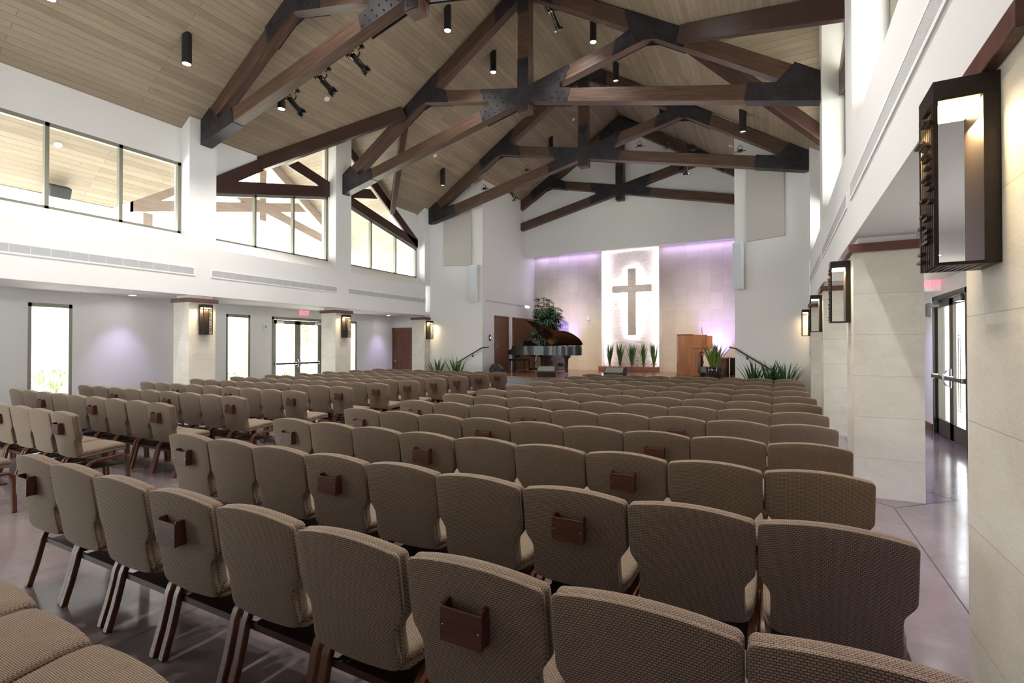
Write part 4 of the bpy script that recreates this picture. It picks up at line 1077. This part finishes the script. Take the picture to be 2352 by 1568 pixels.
# palm behind the piano
t = thing('lady_palm', (-8.95, 19.95, STZ), 'tall dark lady palm in a tapered planter behind the piano', 'plant')
b = MB(); b.lathe([(.17, 0), (.19, .03), (.27, .60), (.28, .64), (.25, .64), (.24, .58)], seg=20); b.build('pot', 'satin_black', t)
st_ = MB(); lf = MB(); rr = random.Random(11)
for i in range(30):
    a = rr.uniform(0, 2*PI); r1 = rr.uniform(.02, .16); h = rr.uniform(1.5, 3.05); r2 = r1+rr.uniform(.08, .42)*(3.45-h)/1.8+.04
    top = Vector((r2*math.cos(a), r2*math.sin(a), h)); st_.tube([(r1*math.cos(a), r1*math.sin(a), .55), ((r1+r2)/2*math.cos(a), (r1+r2)/2*math.sin(a), h*.6), top], [.016, .014, .010], 6)
    for j in range(15):
        zz = rr.uniform(.42, 1.0)*h; f = zz/h
        p = Vector(((r1+(r2-r1)*f)*math.cos(a), (r1+(r2-r1)*f)*math.sin(a), zz)); az = rr.uniform(0, 2*PI); el = rr.uniform(.2, .9)
        d = Vector((math.cos(az)*math.cos(el), math.sin(az)*math.cos(el), math.sin(el))); L_ = rr.uniform(.16, .34)*(1.1 if zz < 2.5 else .8); e = p+d*L_
        lf.tube([p, e], .004, 4, False)
        for m_ in range(9):
            blade(lf, e, az+(m_-4)*.34+rr.uniform(-.08, .08), PI/2-el*.3+rr.uniform(.0, .35), rr.uniform(.22, .34), .055, 1.3, 3)
st_.build('stem', 'planter_wood', t); lf.build('fronds', 'palm_green', t)

# uplights at the foot of the stone wall
for x, y, lb in ((-8.42, 20.25, 'small black uplight on the stage floor behind the piano'), (-2.05, 20.3, 'small black uplight on the stage floor behind the organ')):
    t = thing('floor_uplight', (x, y, STZ), lb, 'uplight')
    b = MB(); b.lathe([(.10, .16), (.13, .20), (.13, .30), (.10, .32), (.09, .29)], seg=18); b.build('can', 'satin_black', t)
    f = MB(); f.tube([(-.16, 0, .02), (-.15, 0, .2), (-.12, 0, .25)], .01, 6); f.tube([(.16, 0, .02), (.15, 0, .2), (.12, 0, .25)], .01, 6); f.box(-.17, .17, -.05, .05, 0, .02); f.build('stand', 'satin_black', t)
    g = MB(); g.lathe([(.0005, .295), (.088, .295)], seg=16); g.build('lamp', 'blue_gel', t)
    light('uplight_beam', 'SPOT', (x, y, STZ+.34), 210, (.42, .30, 1), to=(x, 20.95, 3.4), spot_size=R(75), spot_blend=1, shadow_soft_size=.06)

# piano
th = R(-28); t = thing('grand_piano', (-9.06, 17.27, STZ), 'black grand piano with raised lid on the left of the stage', 'piano', rz=th)
def smooth(pts, k=6):
    out = []
    n = len(pts)
    for i in range(n-1):
        p0 = Vector(pts[max(i-1, 0)]); p1 = Vector(pts[i]); p2 = Vector(pts[i+1]); p3 = Vector(pts[min(i+2, n-1)])
        for j in range(k):
            u = j/k; out.append(tuple(.5*((2*p1)+(-p0+p2)*u+(2*p0-5*p1+4*p2-p3)*u*u+(-p0+3*p1-3*p2+p3)*u**3)))
    out.append(tuple(pts[-1])); return out
curve = smooth([(.0, -.12), (.35, -.12), (.75, -.05), (1.05, .14), (1.35, .38), (1.70, .50), (2.05, .56), (2.30, .70), (2.44, .95), (2.42, 1.20), (2.28, 1.36), (2.10, 1.40)], 5)
rimo = [(0, -.12)] + curve[1:] + [(0, 1.40)]
def shrink(poly, d):
    c = (1.0, .64); return [(x+(c[0]-x)*d, y+(c[1]-y)*d) for x, y in poly]
b = MB(); inn = shrink(rimo, .05); n_ = len(rimo); z0, z1 = .70, 1.04
vs = [(x, y, z0) for x, y in rimo]+[(x, y, z1) for x, y in rimo]+[(x, y, z1) for x, y in inn]+[(x, y, .92) for x, y in inn]
fs = []
for a_, b_ in ((0, 1), (1, 2), (2, 3)): fs += [(a_*n_+i, a_*n_+(i+1) % n_, b_*n_+(i+1) % n_, b_*n_+i) for i in range(n_)]
b.add(vs, fs, True); b.add(vs[:n_], [tuple(range(n_))[::-1]]); b.build('rim', 'piano_rim', t)
b = MB(); b.prism(inn, .90, .925, 'z'); b.build('soundboard', 'soundboard_wood', t)
b = MB()
for y0, y1 in ((-.12, -.03), (1.31, 1.40)): b.prism([(0.02, .70), (-.40, .70), (-.44, .74), (-.44, .86), (-.36, .88), (-.22, .90), (-.14, .96), (-.13, 1.04), (.02, 1.04)], y0, y1, 'y')
b.box(-.44, 0, -.03, 1.31, .70, .78); b.box(-.12, .0, -.03, 1.31, .78, 1.02); b.build('key_case', 'satin_black', t, bevel=.004)
b = MB(); b.box(-.38, -.13, -.02, 1.30, .78, .80); b.build('keyboard', 'ivory', t)
b = MB(); b.obox((.12, .64, 1.14), ((math.cos(.25), 0, .25), (0, 1, 0), (-.25, 0, 1)), (.012, .42, .11)); b.box(.0, .4, .15, 1.12, 1.04, 1.055); b.build('music_desk', 'black_lacquer', t, bevel=.004)
def leg_(x, y, h=.70):
    b = MB(); b.box(x-.11, x+.11, y-.10, y+.10, h-.09, h); b.lathe([(.04, .05), (.045, .10), (.048, .12), (.06, .40), (.068, h-.16), (.10, h-.09)], (x, y, 0), 12)
    l = b.build('leg', 'satin_black', t); c = MB(); c.lathe([(.03, .05), (.03, .035)], (x, y, 0), 10); c.lathe([(.0005, -.028), (.028, -.018), (.028, .018), (.0005, .028)], (x, y, .03), 12, (0, 1, 0)); c.build('caster', 'brass', l)
leg_(0, 0); leg_(0, 1.28); leg_(2.0, .86)
b = MB(); b.box(.18, .28, .54, .74, .62, .70)
for y_ in (.58, .70): b.tube([(.24, y_, .65), (.24, y_, .16)], .016, 8)
b.box(.12, .32, .52, .76, .10, .18); b.tube([(.26, .64, .2), (.6, .64, .68)], .010, 6); ly = b.build('pedal_lyre', 'satin_black', t)
b = MB()
for y_ in (.57, .64, .71): b.box(.0, .14, y_-.012, y_+.012, .10, .115)
b.build('pedal', 'brass', ly)
# lid: raised about the spine at b = 1.40
la = R(38); hinge = Vector((0, 1.40, 1.05))
def lidpt(x, y, d=0): w_ = 1.40-y; return Vector((x, 1.40-w_*math.cos(la)-d*math.sin(la)*-1*-1, 1.05+w_*math.sin(la)+d*math.cos(la)))
lo = [p for p in rimo if p[0] > .45]; lo = [(.45, -.12)]+lo+[(.45, 1.40)]
b = MB(); n_ = len(lo); vs = [lidpt(x, y) for x, y in lo]+[lidpt(x, y, .022) for x, y in lo]
b.add(vs, [tuple(range(n_)), tuple(range(n_, 2*n_))[::-1]]+[(i, (i+1) % n_, n_+(i+1) % n_, n_+i) for i in range(n_)]); b.build('lid', 'lid_lacquer_reflection' if 'lid_lacquer_reflection' in M else 'black_lacquer', t)
b = MB(); fl = [(.45, -.12), (.90, .02), (.90, 1.40), (.45, 1.40)]; vs = [lidpt(x, y, .024) for x, y in fl]+[lidpt(x, y, .044) for x, y in fl]
b.add(vs, [(0, 1, 2, 3), (7, 6, 5, 4)]+[(i, (i+1) % 4, 4+(i+1) % 4, 4+i) for i in range(4)]); b.build('lid_flap', 'black_lacquer', t)
b = MB(); b.tube([(.30, .0, 1.04), lidpt(.62, .18)], .011, 8); b.build('lid_prop', 'satin_black', t)
b = MB()
for x_ in (.8, 1.4, 2.0): p_ = lidpt(x_, 1.39); b.box(x_-.04, x_+.04, 1.38, 1.41, 1.03, 1.06)
b.build('hinge', 'brass', t)
t = thing('piano_bench', (-9.42, 18.25, STZ), 'black piano bench behind the keyboard end of the piano', 'bench', rz=th)
b = MB(); b.box(-.20, .20, -.42, .42, .44, .52); b.build('seat', 'satin_black', t, bevel=.01)
for sx in (-1, 1):
    for sy in (-1, 1): b = MB(); b.lathe([(.018, 0), (.022, .02), (.032, .44)], (sx*.16, sy*.37, 0), 8); b.build('leg', 'satin_black', t)

# organ
t = thing('organ_console', (-3.19, 18.2, STZ), 'brown wooden organ console with a curved cut-out side on the stage right', 'organ')
W_ = 1.55
b = MB(); b.box(-.02, .88, -.02, W_+.02, 0, .10); b.box(.88, 1.16, .1, W_-.1, 0, .07); b.build('plinth', 'organ_wood', t, bevel=.006)
b = MB(); b.box(0, .10, .04, W_-.04, .10, 1.43); b.build('back_panel', 'organ_wood', t)
arc = [(.70+.0, .33)]
prof = [(0, .10), (.74, .10), (.70, .20), (.675, .33)]
prof = [(0, .10), (.72, .10), (.69, .20), (.675, .34)] + [(1.00-.325*math.cos(u), .58+.34*math.sin(u)) for u in [R(-25+115*i/10) for i in range(11)]] + [(1.0, .95), (1.0, 1.41), (.48, 1.43), (0, 1.43)]
for y0, y1 in ((0, .05), (W_-.05, W_)):
    b = MB(); b.prism(prof, y0, y1, 'y'); o = b.build('side_panel', 'organ_wood', t, bevel=.004)
b = MB(); b.box(.535, 1.0, -.018, 0, .965, 1.425); b.build('cheek_panel', 'organ_wood', t, bevel=.004)
b = MB(); b.box(.0, .52, -.02, W_+.02, 1.43, 1.455); b.build('top', 'organ_wood', t, bevel=.005)
b = MB(); b.box(.10, .62, .05, W_-.05, .10, .95); b.build('inner_case', 'satin_black', t)
b = MB(); b.box(.50, .60, .05, W_-.05, .95, 1.40); b.build('stop_board', 'satin_black', t)
b = MB(); rr = random.Random(2)
for i in range(4):
    for j in range(12): b.box(.60, .612, .12+j*.11, .20+j*.11, 1.02+i*.09, 1.07+i*.09)
b.build('stop_tabs', 'screen_glow', t)
for k in range(2):
    b = MB(); b.box(.60, .86-.04*k, .20, W_-.2, .78+.08*k, .83+.08*k); kb = b.build('keyboard', 'organ_wood', t)
    b = MB(); b.box(.68, .87-.04*k, .24, W_-.24, .83+.08*k, .838+.08*k); b.build('keys', 'ivory', kb)
b = MB(); b.box(.60, 1.16, .2, W_-.2, .12, .16)
for j in range(24): b.box(.62, 1.14, .24+j*.045, .26+j*.045, .16, .19)
b.build('pedalboard', 'organ_wood', t)
b = MB(); b.obox((.76, .55, 1.58), ((1, 0, .12), (0, 1, 0), (-.12, 0, 1)), (.004, .14, .13)); b.build('sheet_music', 'paper', loc=(-3.19, 18.2, STZ), label='white sheet of music standing on top of the organ', category='paper')
t = thing('organ_bench', (-1.78, 18.95, STZ), 'dark wooden organ bench behind the glazed pot', 'bench')
b = MB(); b.box(-.20, .20, -.65, .65, .60, .65); b.build('seat', 'organ_wood', t, bevel=.006)
for y_ in (-.58, .58): b = MB(); b.box(-.17, .17, y_-.025, y_+.025, 0, .60); b.build('end_panel', 'door_wood', t, bevel=.004)
b = MB(); b.box(-.09, .09, -.28, .28, 0, .62); b.build('subwoofer', 'satin_black', loc=(-1.47, 19.6, STZ), bevel=.01, label='narrow black speaker box behind the organ bench at the stage wall', category='speaker')

# floor monitors
def monitor(x, y, rz, label, w_=.62):
    t = thing('floor_monitor', (x, y, STZ), label, 'stage monitor', rz=rz, group='wedge stage monitors')
    b = MB(); b.prism([(-.23, 0), (.20, 0), (.26, .17), (.05, .36), (-.16, .36), (-.26, .20)], -w_/2, w_/2, 'x'); b.build('cabinet', 'speaker_black', t, bevel=.012)
    g = MB(); p0, p1 = Vector((0, .245, .185)), Vector((0, .065, .345)); d = (p1-p0).normalized(); n_ = Vector((0, -d.z, d.y))*-1
    g.obox((p0+p1)/2+n_*.006, ((1, 0, 0), d, n_), (w_/2-.03, (p1-p0).length/2-.008, .006)); g.build('grille', 'speaker_grille', t)
    h = MB(); 
    for s_ in (-1, 1): h.lathe([(.035, 0), (.03, .004), (.0005, .004)], (s_*w_/2, -.02, .17), 14, (s_, 0, 0))
    h.build('side_handle', 'rubber', t)
monitor(-7.02, 15.60, R(180+20), 'wedge stage monitor on the stage edge in front of the piano')
monitor(-9.42, 16.35, R(180+115), 'dark wedge stage monitor on the stage beside the wooden door', .55)
monitor(-4.66, 15.75, R(180), 'wedge stage monitor on the stage edge in front of the niche', .62)
monitor(-2.02, 17.5, R(190), 'wedge stage monitor half hidden behind the glazed pot')

# ================================================================== OUTSIDE
struct('ground', MB().box(-60, -13.9, -30, 60, -.35, -.15).box(2.9, 40, -30, 60, -.35, -.15), 'ground_pave')
t = thing('outdoor_speaker', (-14.05, 4.98, 5.02), 'dark outdoor speaker box under the eave beyond the left strip window', 'speaker')
b = MB(); b.box(-.14, .14, -.19, .19, -.13, .13); b.build('cabinet', 'speaker_black', t, rot=(0, R(20), 0), bevel=.03)
b = MB(); b.sweep([(0, -.21, -.02), (0, -.21, .14), (0, .21, .14), (0, .21, -.02)], .04, .01, (1, 0, 0)); b.build('bracket', 'grille_back', t)
b = MB(); b.lathe([(.07, -.002), (.07, .012), (.03, .016), (.03, .03), (.0005, .03)], (0, 0, 0), 20, (.545, 0, -.84)); b.build('soffit_sensor', 'white_plastic', loc=(-13.25, 4.68, roof_z(-13.25)), label='round white sensor on the outdoor planks beyond the strip window', category='sensor')
# outdoor porch posts, rail, shrubs and a building across the court
for i, (y, lb) in enumerate(((7.45, 'near'), (14.5, 'far'))):
    t = thing('porch_post', (-15.6, y, -.15), '%s square post carrying the porch truss outside the left windows' % lb, 'post'); b = MB(); b.box(-.12, .12, -.12, .12, 0, 5.45); b.build('shaft', 'porch_wood_glare', t)
    b = MB(); b.box(-.3, .3, -.3, .3, 0, 2.4); b.build('stone_base', 'travertine', t)
t = thing('courtyard_railing', (-22, 6.2, -.15), 'thin metal railing in the courtyard seen through the tall narrow window', 'railing')
b = MB(); b.tube([(0, -.6, 1.0), (0, 1.9, 1.0)], .03, 8); b.tube([(0, 1.9, 1.0), (0, 1.1, .3)], .02, 8); b.build('top_rail', 'frame_metal', t)
for y in (-.5, .1, .7, 1.3): b = MB(); b.tube([(0, y, 0), (0, y, 1.0)], .016, 6); b.build('baluster', 'frame_metal', t)
def shrub(name, loc, r_, h, label, cat, trunk=0, n_=420, m='shrub_green', seed=0):
    t = thing(name, loc, label, cat); rr = random.Random(seed); b = MB()
    for i in range(n_):
        u = Vector((rr.gauss(0, 1), rr.gauss(0, 1), rr.gauss(0, 1))).normalized()*rr.uniform(.55, 1)
        p = (u.x*r_, u.y*r_, trunk+h/2+u.z*h/2); blade(b, p, rr.uniform(0, 2*PI), rr.uniform(.2, 1.6), .22*max(r_, .5), .09*max(r_, .5), .8, 3)
    b.build('foliage', m, t); s_ = MB(); s_.tube([(0, 0, 0), (.03, 0, trunk+h*.3), (0, .04, trunk+h*.6)], [.05, .04, .02], 6); s_.build('stem', 'planter_wood', t)
shrub('low_shrub', (-24, 8.5, -.15), .8, .9, 'low green shrub beyond the railing, through the tall narrow window', 'shrub', seed=1)
shrub('low_shrub', (-19.0, 12.1, -.15), .7, .8, 'low green shrub outside the left leaf of the glass doors', 'shrub', seed=2)
shrub('low_shrub', (-18.4, 14.2, -.15), .6, .7, 'low green shrub outside the right leaf of the glass doors', 'shrub', seed=3)
shrub('courtyard_tree', (-33, 27.2, -.15), 1.5, 2.2, 'small green tree seen high through the right leaf of the glass doors', 'tree', trunk=1.6, n_=500, seed=4)
t = thing('courtyard_building', (-38, 18, -.15), 'pale building across the courtyard with a small louvred window', 'building')
b = MB(); b.box(-3, 0, -3.5, 4.5, 0, 3.6); b.build('wall', 'stucco', t)
b = MB(); b.box(0, .05, .2, 1.5, 2.0, 2.8); wn = b.build('window', 'frame_metal', t)
b = MB()
for k in range(3): b.box(.05, .06, .28+.42*k, .60+.42*k, 2.08, 2.72)
b.build('pane', 'glass', wn)
t = thing('entry_wall', (3.9, 12.4, -.15), 'stone wall of the entry porch outside the right glass doors', 'wall'); b = MB(); b.box(-.3, .3, -.35, .35, 0, 3.2); b.build('stone_face', 'travertine', t)

# ================================================================== STAGE WASH (from the theatre spotlights)
light('stage_wash', 'SPOT', (-5.46, 15.9, 7.3), 420, (1, .9, .84), to=(-5.5, 20.8, 3.0), spot_size=R(32), spot_blend=1, shadow_soft_size=.06)
for wx, tx in ((-8.4, -8.2), (-2.4, -2.9)):
    light('stage_wash', 'SPOT', (wx, 15.9, 6.9), 760, (1, .86, .60), to=(tx, 20.76, .7), spot_size=R(42), spot_blend=1, shadow_soft_size=.06)
    light('stage_wash', 'SPOT', (wx, 15.9, 6.9), 330, (1, .94, .96), to=(tx, 20.76, 2.9), spot_size=R(38), spot_blend=1, shadow_soft_size=.06)
